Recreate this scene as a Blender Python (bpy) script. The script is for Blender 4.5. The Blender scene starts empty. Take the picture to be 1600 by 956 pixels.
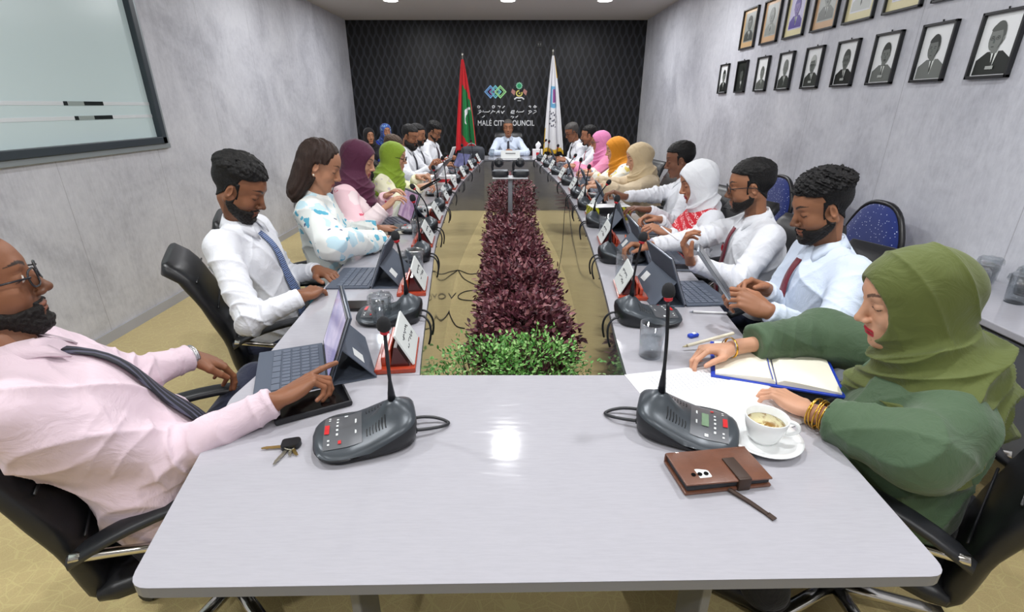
import bpy, bmesh, math, random
import numpy as np
from mathutils import Vector, Matrix, Euler

random.seed(7)
RNG = np.random.default_rng(11)
SC = bpy.context.scene
COL = SC.collection

# ------------------------------------------------------------------ camera
CAM_H = 1.49
K = 1.156      # table-level distances
KR = 1.072     # room shell
cd = bpy.data.cameras.new('camera'); cam = bpy.data.objects.new('camera', cd); COL.objects.link(cam)
cam.location = (0, 0, CAM_H); cam.rotation_euler = (math.radians(90 - 22.1), 0, 0)
cd.sensor_width = 36; cd.lens = 771 / 1600 * 36; cd.clip_start = 0.02
SC.camera = cam
# ------------------------------------------------------------------ colour, world, room light
SC.view_settings.view_transform = 'Standard'; SC.view_settings.look = 'None'
SC.view_settings.gamma = 1; SC.view_settings.use_curve_mapping = False
SC.view_settings.exposure = 0.0
W = bpy.data.worlds.new('world'); SC.world = W; W.use_nodes = True
W.node_tree.nodes['Background'].inputs[0].default_value = (0.9, 0.93, 1, 1)
W.node_tree.nodes['Background'].inputs[1].default_value = 0.3
def area(name, loc, size, power, rot=(0, 0, 0), col=(0.975, 0.985, 1.0), shape='DISK', sy=None):
    l = bpy.data.lights.new(name, 'AREA'); l.shape = shape; l.size = size
    if sy: l.size_y = sy
    l.energy = power; l.color = col
    o = bpy.data.objects.new(name, l); COL.objects.link(o); o.location = loc; o.rotation_euler = rot
    return o
XL, XR, YB, YR, ZC = -2.734, 2.219, 9.24, -2.6, 2.787
RZ = lambda z: CAM_H + (z - 1.39) * KR
LAMPS = [(x * KR, y) for y in (7.59, 5.57, 3.54, 1.4, -0.6) for x in (-1.5, -0.05, 1.15) if y != 3.54 or x == -0.05]
for x, y in LAMPS:
    area('downlight_beam', (x, y, ZC - 0.03), 0.14, 20.0)

# ------------------------------------------------------------------ helpers
def srgb(r, g, b):
    f = lambda c: (c / 255 / 12.92) if c / 255 <= 0.04045 else ((c / 255 + 0.055) / 1.055) ** 2.4
    return (f(r), f(g), f(b))
MATS = {}
class NT:
    def __init__(s, name):
        s.m = bpy.data.materials.new(name); s.m.use_nodes = True
        s.t = s.m.node_tree; s.n = s.t.nodes; s.l = s.t.links; s.p = s.n['Principled BSDF']
        s.co = s.n.new('ShaderNodeTexCoord')
    def node(s, typ, ins=None, **kw):
        n = s.n.new(typ)
        for k, v in kw.items(): setattr(n, k, v)
        if ins:
            for k, v in ins.items(): s.put(n.inputs[k], v)
        return n
    def put(s, sock, v):
        if isinstance(v, bpy.types.NodeSocket): s.l.new(v, sock)
        elif isinstance(v, bpy.types.Node): s.l.new(v.outputs[0], sock)
        else:
            if isinstance(v, tuple) and len(v) == 3 and sock.type == 'RGBA': v = (*v, 1)
            sock.default_value = v
    def math(s, op, a, b=0.0, c=None):
        n = s.node('ShaderNodeMath', operation=op); s.put(n.inputs[0], a); s.put(n.inputs[1], b)
        if c is not None: s.put(n.inputs[2], c)
        return n.outputs[0]
    def mapped(s, scale=(1, 1, 1), rot=(0, 0, 0), loc=(0, 0, 0), src='Object'):
        return s.node('ShaderNodeMapping', {'Vector': s.co.outputs[src], 'Scale': scale, 'Rotation': rot, 'Location': loc}).outputs[0]
    def noise(s, vec, scale, detail=3, rough=0.55, dist=0.0):
        return s.node('ShaderNodeTexNoise', {'Vector': vec, 'Scale': scale, 'Detail': detail, 'Roughness': rough, 'Distortion': dist}).outputs[0]
    def ramp(s, fac, stops, interp='LINEAR'):
        n = s.node('ShaderNodeValToRGB', {'Fac': fac}); cr = n.color_ramp; cr.interpolation = interp
        while len(cr.elements) < len(stops): cr.elements.new(0.5)
        for e, (p, c) in zip(cr.elements, stops): e.position = p; e.color = (*c, 1) if len(c) == 3 else c
        return n.outputs[0]
    def mix(s, fac, a, b, blend='MIX'):
        n = s.node('ShaderNodeMix', data_type='RGBA', blend_type=blend)
        s.put(n.inputs[0], fac); s.put(n.inputs[6], a); s.put(n.inputs[7], b); return n.outputs[2]
    def bump(s, h, strength=0.3, dist=0.002):
        b = s.node('ShaderNodeBump', {'Height': h, 'Strength': strength, 'Distance': dist}); s.l.new(b.outputs[0], s.p.inputs['Normal'])
    def set(s, **kw):
        names = {'col': 'Base Color', 'rough': 'Roughness', 'metal': 'Metallic', 'spec': 'Specular IOR Level', 'coat': 'Coat Weight', 'coat_rough': 'Coat Roughness',
                 'trans': 'Transmission Weight', 'ior': 'IOR', 'sheen': 'Sheen Weight', 'emc': 'Emission Color', 'ems': 'Emission Strength', 'sss': 'Subsurface Weight'}
        for k, v in kw.items(): s.put(s.p.inputs[names[k]], v)
        return s
def plain(name, col, rough=0.5, metal=0.0, bump=None, **kw):
    if name in MATS: return MATS[name]
    t = NT(name); t.set(col=col, rough=rough, metal=metal, **kw)
    if bump: t.bump(t.noise(t.mapped(), bump[0], 3), bump[1], 0.001)
    MATS[name] = t.m; return t.m
def fabric(name, col, rough=0.85, scale=900, strength=0.15, sheen=0.15):
    if name in MATS: return MATS[name]
    t = NT(name); v = t.mapped()
    n = t.noise(v, 7, 3); c2 = tuple(x * 0.9 for x in col)
    t.set(col=t.mix(n, c2, col), rough=rough, sheen=sheen)
    b1 = t.node('ShaderNodeBump', {'Height': t.noise(v, 11, 4, .55, 1.8), 'Strength': .45, 'Distance': .014})
    b2 = t.node('ShaderNodeBump', {'Height': t.math('ADD', t.noise(v, scale, 1), t.math('MULTIPLY', t.noise(v, 40, 3), 2.5)), 'Strength': strength, 'Distance': 0.0015, 'Normal': b1})
    t.l.new(b2.outputs[0], t.p.inputs['Normal'])
    MATS[name] = t.m; return t.m

def tag(o, label=None, cat=None, group=None, kind=None):
    if label: o['label'] = label
    if cat: o['category'] = cat
    if group: o['group'] = group
    if kind: o['kind'] = kind
    return o
def empty(name, loc=(0, 0, 0), label=None, cat=None, group=None, rz=0.0):
    o = bpy.data.objects.new(name, None); COL.objects.link(o); o.location = loc; o.rotation_euler = (0, 0, rz)
    o.empty_display_size = 0.1
    return tag(o, label, cat, group)
def raw(name, V, F, mats, parent=None, smooth=False, fm=None, world=False, cols=None):
    """one mesh object; world=True means V is in world space and parent (unrotated) is subtracted"""
    V = np.asarray(V, dtype=float)
    if world and parent is not None: V = V - np.array(chain_loc(parent))
    me = bpy.data.meshes.new(name)
    if isinstance(F, np.ndarray):
        n = len(F); k = F.shape[1]
        me.vertices.add(len(V)); me.vertices.foreach_set('co', V.astype(np.float32).ravel())
        me.loops.add(n * k); me.loops.foreach_set('vertex_index', F.astype(np.int32).ravel())
        me.polygons.add(n); me.polygons.foreach_set('loop_start', np.arange(0, n * k, k, dtype=np.int32))
        me.update(calc_edges=True)
    else:
        me.from_pydata([tuple(v) for v in V], [], [tuple(f) for f in F]); me.update()
    for m in (mats if isinstance(mats, (list, tuple)) else [mats]): me.materials.append(m)
    if fm is not None: me.polygons.foreach_set('material_index', np.asarray(fm, dtype=np.int32))
    if smooth: me.polygons.foreach_set('use_smooth', np.ones(len(me.polygons), dtype=bool))
    if cols is not None:
        ca = me.color_attributes.new('Col', 'FLOAT_COLOR', 'POINT')
        ca.data.foreach_set('color', np.concatenate([cols, np.ones((len(cols), 1))], 1).astype(np.float32).ravel())
    o = bpy.data.objects.new(name, me); COL.objects.link(o)
    if parent is not None: o.parent = parent
    return o
def chain_loc(p):
    x = np.zeros(3)
    while p is not None: x = x + np.array(p.location); p = p.parent
    return x
class MB:
    """collects shapes into one mesh"""
    def __init__(s): s.V = []; s.F = []; s.fm = []; s.m = 0
    def add(s, V, F):
        b = len(s.V); s.V += [tuple(v) for v in V]; s.F += [tuple(i + b for i in f) for f in F]; s.fm += [s.m] * len(F); return s
    def box(s, c, d, R=None, bev=0.0):
        bm = bmesh.new(); bmesh.ops.create_cube(bm, size=1)
        for v in bm.verts: v.co = Vector((v.co.x * d[0], v.co.y * d[1], v.co.z * d[2]))
        if bev: bmesh.ops.bevel(bm, geom=bm.edges[:], offset=bev, segments=2, affect='EDGES', profile=0.5)
        if R is not None: bmesh.ops.transform(bm, matrix=R.to_4x4() if isinstance(R, Matrix) else R, verts=bm.verts)
        bm.verts.index_update()
        s.add([v.co + Vector(c) for v in bm.verts], [[v.index for v in f.verts] for f in bm.faces]); bm.free(); return s
    def tube(s, pts, r, n=8, cap=True):
        pts = [Vector(p) for p in pts]; m = len(pts); rs = r if isinstance(r, (list, tuple)) else [r] * m
        V = []; up = None
        for i, p in enumerate(pts):
            t = (pts[min(i + 1, m - 1)] - pts[max(i - 1, 0)]).normalized()
            if up is None:
                up = t.orthogonal().normalized()
            a = (up - t * up.dot(t)); a = a.normalized() if a.length > 1e-6 else t.orthogonal().normalized(); up = a
            b = t.cross(a)
            V += [p + (a * math.cos(2 * math.pi * k / n) + b * math.sin(2 * math.pi * k / n)) * rs[i] for k in range(n)]
        F = [(i * n + k, i * n + (k + 1) % n, (i + 1) * n + (k + 1) % n, (i + 1) * n + k) for i in range(m - 1) for k in range(n)]
        if cap: F += [tuple(range(n - 1, -1, -1)), tuple((m - 1) * n + k for k in range(n))]
        return s.add(V, F)
    def lathe(s, prof, c=(0, 0, 0), n=24, R=None, close=False):
        V = []; F = []; m = len(prof); c = Vector(c)
        for r, z in prof:
            for k in range(n):
                v = Vector((r * math.cos(2 * math.pi * k / n), r * math.sin(2 * math.pi * k / n), z))
                if R is not None: v = R @ v
                V.append(v + c)
        for i in range(m - 1 + (1 if close else 0)):
            j = (i + 1) % m
            F += [(i * n + k, i * n + (k + 1) % n, j * n + (k + 1) % n, j * n + k) for k in range(n)]
        if not close:
            F += [tuple(range(n - 1, -1, -1)), tuple((m - 1) * n + k for k in range(n))]
        return s.add(V, F)
    def prism(s, poly, z0, z1, M=None):
        n = len(poly); V = [(x, y, z0) for x, y in poly] + [(x, y, z1) for x, y in poly]
        if M is not None: V = [M @ Vector(v) for v in V]
        F = [tuple(range(n - 1, -1, -1)), tuple(range(n, 2 * n))] + [(i, (i + 1) % n, n + (i + 1) % n, n + i) for i in range(n)]
        return s.add(V, F)
    def quad(s, a, b, c, d): return s.add([a, b, c, d], [(0, 1, 2, 3)])
    def build(s, name, mats, parent=None, smooth=False, world=False, bevel=0.0, auto=None):
        V = np.array([tuple(v) for v in s.V])
        if world and parent is not None: V = V - chain_loc(parent)
        o = raw(name, V, s.F, mats, parent, smooth, s.fm)
        if bevel:
            b = o.modifiers.new('bevel', 'BEVEL'); b.width = bevel; b.segments = 2; b.limit_method = 'ANGLE'; b.angle_limit = math.radians(40)
        if auto: smooth_by_angle(o, auto)
        return o
def smooth_by_angle(o, deg=35):
    me = o.data; me.polygons.foreach_set('use_smooth', np.ones(len(me.polygons), dtype=bool))
    bm = bmesh.new(); bm.from_mesh(me)
    for e in bm.edges:
        if len(e.link_faces) == 2 and e.calc_face_angle(0) > math.radians(deg): e.smooth = False
    bm.to_mesh(me); bm.free()
def solid(o, k='structure'): o['kind'] = k; return o
def bez(p0, p1, p2, p3, n=12):
    p0, p1, p2, p3 = map(Vector, (p0, p1, p2, p3)); r = []
    for i in range(n + 1):
        t = i / n; r.append(p0 * (1 - t) ** 3 + p1 * 3 * t * (1 - t) ** 2 + p2 * 3 * t * t * (1 - t) + p3 * t ** 3)
    return r
_th = math.radians(22.1)
def at(u, v, z=None, X=None, Y=None, t=None):
    """world point seen at photo pixel (u, v), on the plane z, X or Y, or at depth t"""
    a = (u - 800) / 771; b = (v - 478) / 771; y = math.cos(_th) - b * math.sin(_th); w = -math.sin(_th) - b * math.cos(_th)
    if z is not None: t = (z - CAM_H) / w
    elif X is not None: t = X / a
    elif Y is not None: t = Y / y
    return Vector((a * t, y * t, CAM_H + w * t))
def rounded(pts, r, seg=5):
    out = []; n = len(pts)
    for i in range(n):
        p = Vector(pts[i]); a = Vector(pts[i - 1]); b = Vector(pts[(i + 1) % n]); rr = r[i] if isinstance(r, (list, tuple)) else r
        if rr <= 0: out.append(tuple(p)); continue
        d1 = (a - p).normalized(); d2 = (b - p).normalized()
        for k in range(seg + 1):
            t = k / seg; q = (p + d1 * rr) * (1 - t) ** 2 + p * 2 * t * (1 - t) + (p + d2 * rr) * t * t; out.append(tuple(q))
    return out
# ================================================================== ROOM
def wall_mat():
    t = NT('wall_covering'); v = t.mapped()
    big = t.noise(v, 1.6, 5, 0.6, 0.6); fine = t.noise(t.mapped((1, 1, 1)), 22, 5, 0.7)
    vs = t.noise(t.mapped((14, 14, 2.2)), 6, 4, 0.65)
    f = t.math('ADD', t.math('MULTIPLY', big, 0.6), t.math('ADD', t.math('MULTIPLY', fine, 0.22), t.math('MULTIPLY', vs, 0.18)))
    c = t.ramp(f, [(0.36, srgb(172, 173, 182)), (0.5, srgb(199, 200, 208)), (0.62, srgb(215, 216, 223))])
    # hanging joints every 0.92 m
    sep = t.node('ShaderNodeSeparateXYZ', {0: t.co.outputs['Object']})
    fr = t.math('FRACT', t.math('DIVIDE', t.math('ADD', sep.outputs[1], 50.3), 0.92))
    j = t.math('LESS_THAN', fr, 0.005)
    c = t.mix(t.math('MULTIPLY', j, 0.45), c, srgb(125, 125, 132))
    t.set(col=c, rough=0.5, spec=0.4); t.bump(t.math('ADD', vs, fine), 0.35, 0.003); return t.m
M_WALL = wall_mat()
def carpet_mat():
    t = NT('carpet_pattern'); v = t.mapped((1, 1, 1))
    wv = t.node('ShaderNodeVectorMath', {0: v, 1: t.node('ShaderNodeTexNoise', {'Vector': v, 'Scale': 2.5}).outputs[1]}, operation='ADD').outputs[0]
    d1 = t.node('ShaderNodeTexVoronoi', {'Vector': t.mapped((1, 1.7, 1), (0, 0, 0.5)), 'Scale': 9.5, 'Randomness': 1}, feature='DISTANCE_TO_EDGE').outputs[0]
    d2 = t.node('ShaderNodeTexVoronoi', {'Vector': t.mapped((1.6, 1, 1), (0, 0, -0.6), (3, 1, 0)), 'Scale': 11.5, 'Randomness': 1}, feature='DISTANCE_TO_EDGE').outputs[0]
    l = t.math('MAXIMUM', t.math('LESS_THAN', d1, 0.022), t.math('LESS_THAN', d2, 0.02))
    n = t.noise(v, 260, 2); m = t.noise(v, 3, 3)
    base = t.mix(n, srgb(184, 164, 112), srgb(222, 203, 148)); base = t.mix(t.math('MULTIPLY', m, 0.3), base, srgb(170, 148, 98))
    t.set(col=t.mix(t.math('MULTIPLY', l, 0.5), base, srgb(214, 202, 140)), rough=0.95, sheen=0.2)
    t.bump(n, 0.5, 0.003); return t.m
M_CARPET = carpet_mat()
def darkwall_mat():
    t = NT('dark_patterned_wall'); sep = t.node('ShaderNodeSeparateXYZ', {0: t.co.outputs['Object']})
    u = t.math('DIVIDE', sep.outputs[0], 0.118); w = t.math('DIVIDE', sep.outputs[2], 0.31)
    def lat(o):
        fu = t.math('ABSOLUTE', t.math('SUBTRACT', t.math('FRACT', t.math('ADD', u, 100 + o)), 0.5))
        fw = t.math('ABSOLUTE', t.math('SUBTRACT', t.math('FRACT', t.math('ADD', w, 100 + o)), 0.5))
        return t.math('MAXIMUM', t.math('MULTIPLY', fu, 1.0), t.math('ADD', t.math('MULTIPLY', fu, 0.62), t.math('MULTIPLY', fw, 0.92)))
    d = t.math('MINIMUM', lat(0), lat(0.5))
    n = t.noise(t.mapped((1, 1, 1)), 60, 2)
    c = t.ramp(t.math('ADD', d, t.math('MULTIPLY', n, 0.02)), [(0.19, srgb(12, 12, 14)), (0.30, srgb(20, 20, 23)), (0.335, srgb(40, 41, 46)), (0.38, srgb(46, 48, 55))])
    t.set(col=c, rough=0.45, spec=0.35); t.bump(d, 0.4, 0.006); return t.m
M_DARK = darkwall_mat()
M_CEIL = plain('ceiling_paint', srgb(196, 192, 190), 0.9)
M_BASE = plain('skirting_paint', srgb(176, 177, 184), 0.5)

def slab(name, c, d, m): return solid(MB().box(c, d).build(name, m))
slab('floor', ((XL + XR) / 2, (YB + YR) / 2, -0.05), (XR - XL + 0.4, YB - YR + 0.4, 0.1), M_CARPET)
slab('ceiling', ((XL + XR) / 2, (YB + YR) / 2, ZC + 0.05), (XR - XL + 0.4, YB - YR + 0.4, 0.1), M_CEIL)
slab('wall_back', ((XL + XR) / 2, YB + 0.05, ZC / 2), (XR - XL, 0.1, ZC), M_DARK)
slab('wall_right', (XR + 0.05, (YB + YR) / 2, ZC / 2), (0.1, YB - YR, ZC), M_WALL)
slab('wall_rear', ((XL + XR) / 2, YR - 0.05, ZC / 2), (XR - XL, 0.1, ZC), M_WALL)
# left wall with a window opening  y 0.2..3.78, z 1.15..2.42
WY0, WY1, WZ0, WZ1 = -1.2, 3.8 * KR, RZ(1.135), 2.62
w = MB()
w.box((XL - 0.05, (YB + YR) / 2, WZ0 / 2), (0.1, YB - YR, WZ0)); w.box((XL - 0.05, (YB + YR) / 2, (WZ1 + ZC) / 2), (0.1, YB - YR, ZC - WZ1))
w.box((XL - 0.05, (YR + WY0) / 2, (WZ0 + WZ1) / 2), (0.1, WY0 - YR, WZ1 - WZ0)); w.box((XL - 0.05, (YB + WY1) / 2, (WZ0 + WZ1) / 2), (0.1, YB - WY1, WZ1 - WZ0))
solid(w.build('wall_left', M_WALL))
win = empty('window_1', (XL, (WY0 + WY1) / 2, WZ0)); win['kind'] = 'structure'
M_FRAME = plain('window_frame_paint', srgb(52, 62, 70), 0.4); M_TRIM = plain('window_trim_metal', srgb(150, 158, 162), 0.4, 0.3)
f = MB()
for a, b in (((XL + .0, (WY0 + WY1) / 2, WZ0 + .025), (.07, WY1 - WY0, .05)), ((XL, (WY0 + WY1) / 2, WZ1 - .02), (.07, WY1 - WY0, .04)), ((XL, WY1 - .025, (WZ0 + WZ1) / 2), (.07, .05, WZ1 - WZ0)), ((XL, WY0 + .02, (WZ0 + WZ1) / 2), (.07, .04, WZ1 - WZ0))):
    f.box(a, b)
solid(f.build('window_frame', M_FRAME, win, world=True, bevel=.004))
f = MB(); f.box((XL + .008, (WY0 + WY1) / 2, WZ0 - .018), (.03, WY1 - WY0 + .08, .036)); f.box((XL + .008, WY1 + .018, (WZ0 + WZ1) / 2), (.03, .036, WZ1 - WZ0))
solid(f.build('window_trim', M_TRIM, win, world=True, bevel=.003))
t = NT('frosted_glass'); t.set(col=srgb(188, 203, 204), rough=0.22, emc=srgb(190, 210, 212), ems=0.18, spec=0.5); M_FROST = t.m
solid(MB().box((XL - .012, (WY0 + WY1) / 2, (WZ0 + WZ1) / 2), (.008, WY1 - WY0 - .08, WZ1 - WZ0 - .08)).build('window_pane', M_FROST, win, world=True))
M_CLR = plain('clear_band_white', srgb(225, 232, 236), 0.2); M_GAP = plain('clear_gap_dark', srgb(38, 44, 44), 0.15); M_GAP2 = plain('clear_gap_pale', srgb(160, 172, 170), 0.15)
f = MB()
for z in (RZ(1.402), RZ(1.322)):
    f.m = 0; f.box((XL - .0065, (WY0 + WY1) / 2, z), (.003, WY1 - WY0 - .1, .022))
    for k, yy in enumerate((3.22 * KR, 1.7, 0.2)):
        o = .05 if z < 1.46 else 0
        f.m = 2; f.box((XL - .004, yy - .1 - o * 0 + o, z), (.002, .12, .024)); f.m = 1; f.box((XL - .004, yy + .04 + o, z), (.002, .16, .024))
        f.box((XL - .004, yy - .18 + o, z), (.002, .03, .024))
solid(f.build('glass_stripe', [M_CLR, M_GAP, M_GAP2], win, world=True))
# backdrop room beyond the pane is not visible; skirting boards
for nm, c, d in (('baseboard_left', (XL + .006, (YB + YR) / 2, .035), (.012, YB - YR, .07)), ('baseboard_right', (XR - .006, (YB + YR) / 2, .035), (.012, YB - YR, .07))):
    slab(nm, c, d, M_BASE)
# downlights
M_LIT = NT('lamp_diffuser'); M_LIT.set(col=(1, 1, 1), emc=(1, .98, .95), ems=9.0); M_LIT = M_LIT.m
M_RING = plain('lamp_ring_white', srgb(225, 225, 225), .4)
for x, y in LAMPS:
    if y < 1: continue
    pl = {7.59: 'farthest row by the dark wall', 5.57: 'second row from the dark wall', 3.54: 'middle row of the room', 1.4: 'row over the near table'}[y]
    sd = 'left' if x < -1 else ('right' if x > 1 else 'centre')
    r = empty('ceiling_light', (x, y, ZC), 'round recessed ceiling downlight, %s one in the %s' % (sd, pl), 'ceiling light', 'recessed ceiling downlights')
    MB().lathe([(.095, 0), (.115, 0), (.115, -.008), (.095, -.01)], n=28, close=True).build('trim_ring', M_RING, r)
    MB().lathe([(.094, -.001), (.094, -.006)], n=28).build('diffuser', M_LIT, r)
# ------------------------------------------------------------------ tables
t = NT('table_laminate'); v = t.mapped((1, 9, 1))
n = t.noise(v, 26, 4, 0.6)
scr = t.noise(t.mapped((3, 30, 1), (0, 0, .7)), 3.0, 6, 0.75)
t.set(col=t.mix(n, srgb(166, 165, 172), srgb(180, 179, 186)), rough=t.ramp(scr, [(0.38, (.06,) * 3), (0.6, (.11,) * 3), (.74, (.30,) * 3)]), spec=0.45)
M_TOP = t.m
M_EDGE = plain('table_edge_grey', srgb(112, 114, 122), 0.35)
t = NT('polished_panel'); n = t.noise(t.mapped((1, 1, 6)), 12, 4)
t.set(col=t.mix(n, srgb(112, 112, 116), srgb(134, 134, 138)), rough=0.09, spec=0.8, coat=1.0, coat_rough=0.05); M_PANEL = t.m
M_PLEG = plain('table_leg_grey', srgb(105, 107, 112), 0.35, 0.2)
TZ = 0.75; TT = 0.023
LI = [(-.237, 1.099), (-.273, 1.401), (-.325, 1.884), (-.382, 2.413), (-.418, 3.023), (-.448, 3.7), (-.452, 4.336), (-.423, 5.16), (-.372, 6.2), (-.356, 6.53)]
RI = [(.294, 1.099), (.312, 1.354), (.352, 1.807), (.400, 2.5), (.422, 3.081), (.432, 3.648), (.415, 4.527), (.355, 5.5), (.305, 6.2), (.285, 6.53)]
LO = [(-.66, 1.0), (-.69, 1.4), (-.725, 1.95), (-.775, 2.85), (-.80, 3.7), (-.80, 4.5), (-.77, 5.4), (-.725, 6.1), (-.70, 6.53)]
RO = [(.665, 1.0), (.70, 1.4), (.745, 1.95), (.785, 2.85), (.80, 3.7), (.79, 4.5), (.755, 5.4), (.70, 6.1), (.67, 6.53)]
def smoothline(P, n=4):
    out = []
    for i in range(len(P) - 1):
        p0 = P[max(i - 1, 0)]; p1 = P[i]; p2 = P[i + 1]; p3 = P[min(i + 2, len(P) - 1)]
        for k in range(n):
            s = k / n
            out.append(tuple(0.5 * (2 * p1[j] + (p2[j] - p0[j]) * s + (2 * p0[j] - 5 * p1[j] + 4 * p2[j] - p3[j]) * s * s + (3 * p1[j] - p0[j] - 3 * p2[j] + p3[j]) * s ** 3) for j in (0, 1)))
    out.append(P[-1]); return out
LI, RI, LO, RO = ([(x * K, y * K) for x, y in P] for P in (LI, RI, LO, RO)); SC_ = lambda P: [(x * K, y * K) for x, y in P]
LIs, RIs, LOs, ROs = map(smoothline, (LI, RI, LO, RO))
def top_mesh(poly, parent):
    n = len(poly); m = MB()
    m.m = 0; V = [(x, y, TZ) for x, y in poly]; m.add(V, [tuple(range(n))] if area2(poly) > 0 else [tuple(range(n - 1, -1, -1))])
    m.m = 1; m.prism(poly, TZ - TT, TZ - .0005)
    return m.build('tabletop', [M_TOP, M_EDGE], parent, world=True)
def area2(p): return sum(p[i - 1][0] * p[i][1] - p[i][0] * p[i - 1][1] for i in range(len(p)))
def ribbon_panel(path, z0, z1, th, parent, side, name='panel'):
    m = MB(); V = []; n = len(path)
    for (x, y) in path:
        V += [(x, y, z0), (x, y, z1), (x + side * th, y, z1), (x + side * th, y, z0)]
    F = []
    for i in range(n - 1):
        for k in range(4): F.append((i * 4 + k, i * 4 + (k + 1) % 4, i * 4 + 4 + (k + 1) % 4, i * 4 + 4 + k))
    F += [(0, 1, 2, 3), tuple((n - 1) * 4 + k for k in (3, 2, 1, 0))]
    m.add(V, F); o = m.build(name, M_PANEL, parent, world=True); smooth_by_angle(o, 40); return o
near_poly = rounded(SC_([(-.553, .502), (.645, .522), (.666, 1.0), (.655, 1.105), (-.655, 1.105), (-.665, 1.0)]), [.035, .035, .02, 0, 0, .02])
nt = empty('conference_table', (0, .8, 0), 'wide grey laminate table end nearest the camera with rounded corners', 'table', 'sections of the grey boat-shaped conference table')
top_mesh(near_poly, nt)
for x in (-.255 * K, .315 * K): MB().box((x, .70, .36), (.018, .10, .72)).build('leg', M_PLEG, nt, world=True, bevel=.004)
MB().box((.05, 1.20, .42), (.84, .02, .55)).build('modesty_panel', M_PLEG, nt, world=True)
lt = empty('conference_table', (-.6, 4, 0), 'long grey curved table section along the left side with tablets and name plates', 'table', 'sections of the grey boat-shaped conference table')
top_mesh([(-.655 * K, 1.107 * K)] + [p for p in LOs if p[1] > 1.15 * K] + [p for p in LIs[::-1] if p[1] > 1.12 * K] + [(-.237 * K, 1.107 * K)], lt)
ribbon_panel([(x - .004, y) for x, y in LIs], 0.0, TZ - TT, .02, lt, -1)
rt = empty('conference_table', (.6, 4, 0), 'long grey curved table section along the right side with tablets and name plates', 'table', 'sections of the grey boat-shaped conference table')
top_mesh([(.294 * K, 1.107 * K)] + [p for p in RIs if p[1] > 1.12 * K] + [p for p in ROs[::-1] if p[1] > 1.15 * K] + [(.655 * K, 1.107 * K)], rt)
ribbon_panel([(x + .004, y) for x, y in RIs], 0.0, TZ - TT, .02, rt, 1)
for tb, O, s in ((lt, LOs, 1), (rt, ROs, -1)):
    for yy in (1.97, 3.47, 5.1, 6.7):
        x = min(O, key=lambda p: abs(p[1] - yy))[0] + s * .19
        MB().box((x, yy, .36), (.22, .03, .72)).build('leg', M_PLEG, tb, world=True, bevel=.003)
ft = empty('conference_table', (0, 7.9, 0), 'far short table section with grey front panel where the chairman sits', 'table', 'sections of the grey boat-shaped conference table')
top_mesh(SC_([(-.70, 6.532), (.67, 6.532), (.56, 7.11), (-.60, 7.11)]), ft)
MB().box((-.036 * K, 6.54 * K, .361), (.76, .02, .722)).build('front_panel', M_PANEL, ft, world=True)
for x in (-.4, .35): MB().box((x * K, 6.85 * K, .36), (.03, .3, .72)).build('leg', M_PLEG, ft, world=True)

# side table at the right wall
st = empty('side_table', (2.0, 1.3, 0), 'grey side table against the right wall holding water glasses', 'table')
MB().box((1.99, 1.31, TZ - .014), (.44, 1.98, .028)).build('tabletop', [M_TOP], st, world=True, bevel=.004)
MB().box((1.79, 1.31, .5), (.02, 1.86, .42)).build('apron', M_PLEG, st, world=True)
for x, y in ((1.82, 2.24), (2.17, 2.24), (1.82, .4), (2.17, .4)): MB().box((x, y, .36), (.04, .04, .72)).build('leg', M_PLEG, st, world=True, bevel=.003)
# wall socket on the dark wall
ws = empty('wall_socket', (.457, YB - .003, RZ(2.27)), 'small dark socket plate high on the black patterned wall', 'socket')
MB().box((.457, YB - .006, RZ(2.27)), (.09, .012, .09), bev=.003).build('plate', plain('socket_dark', srgb(30, 30, 32), .4), ws, world=True)
for dx in (-.018, .018): MB().box((.457 + dx, YB - .014, RZ(2.27)), (.012, .006, .03)).build('switch', plain('socket_grey', srgb(120, 120, 120), .4), ws, world=True)
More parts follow.
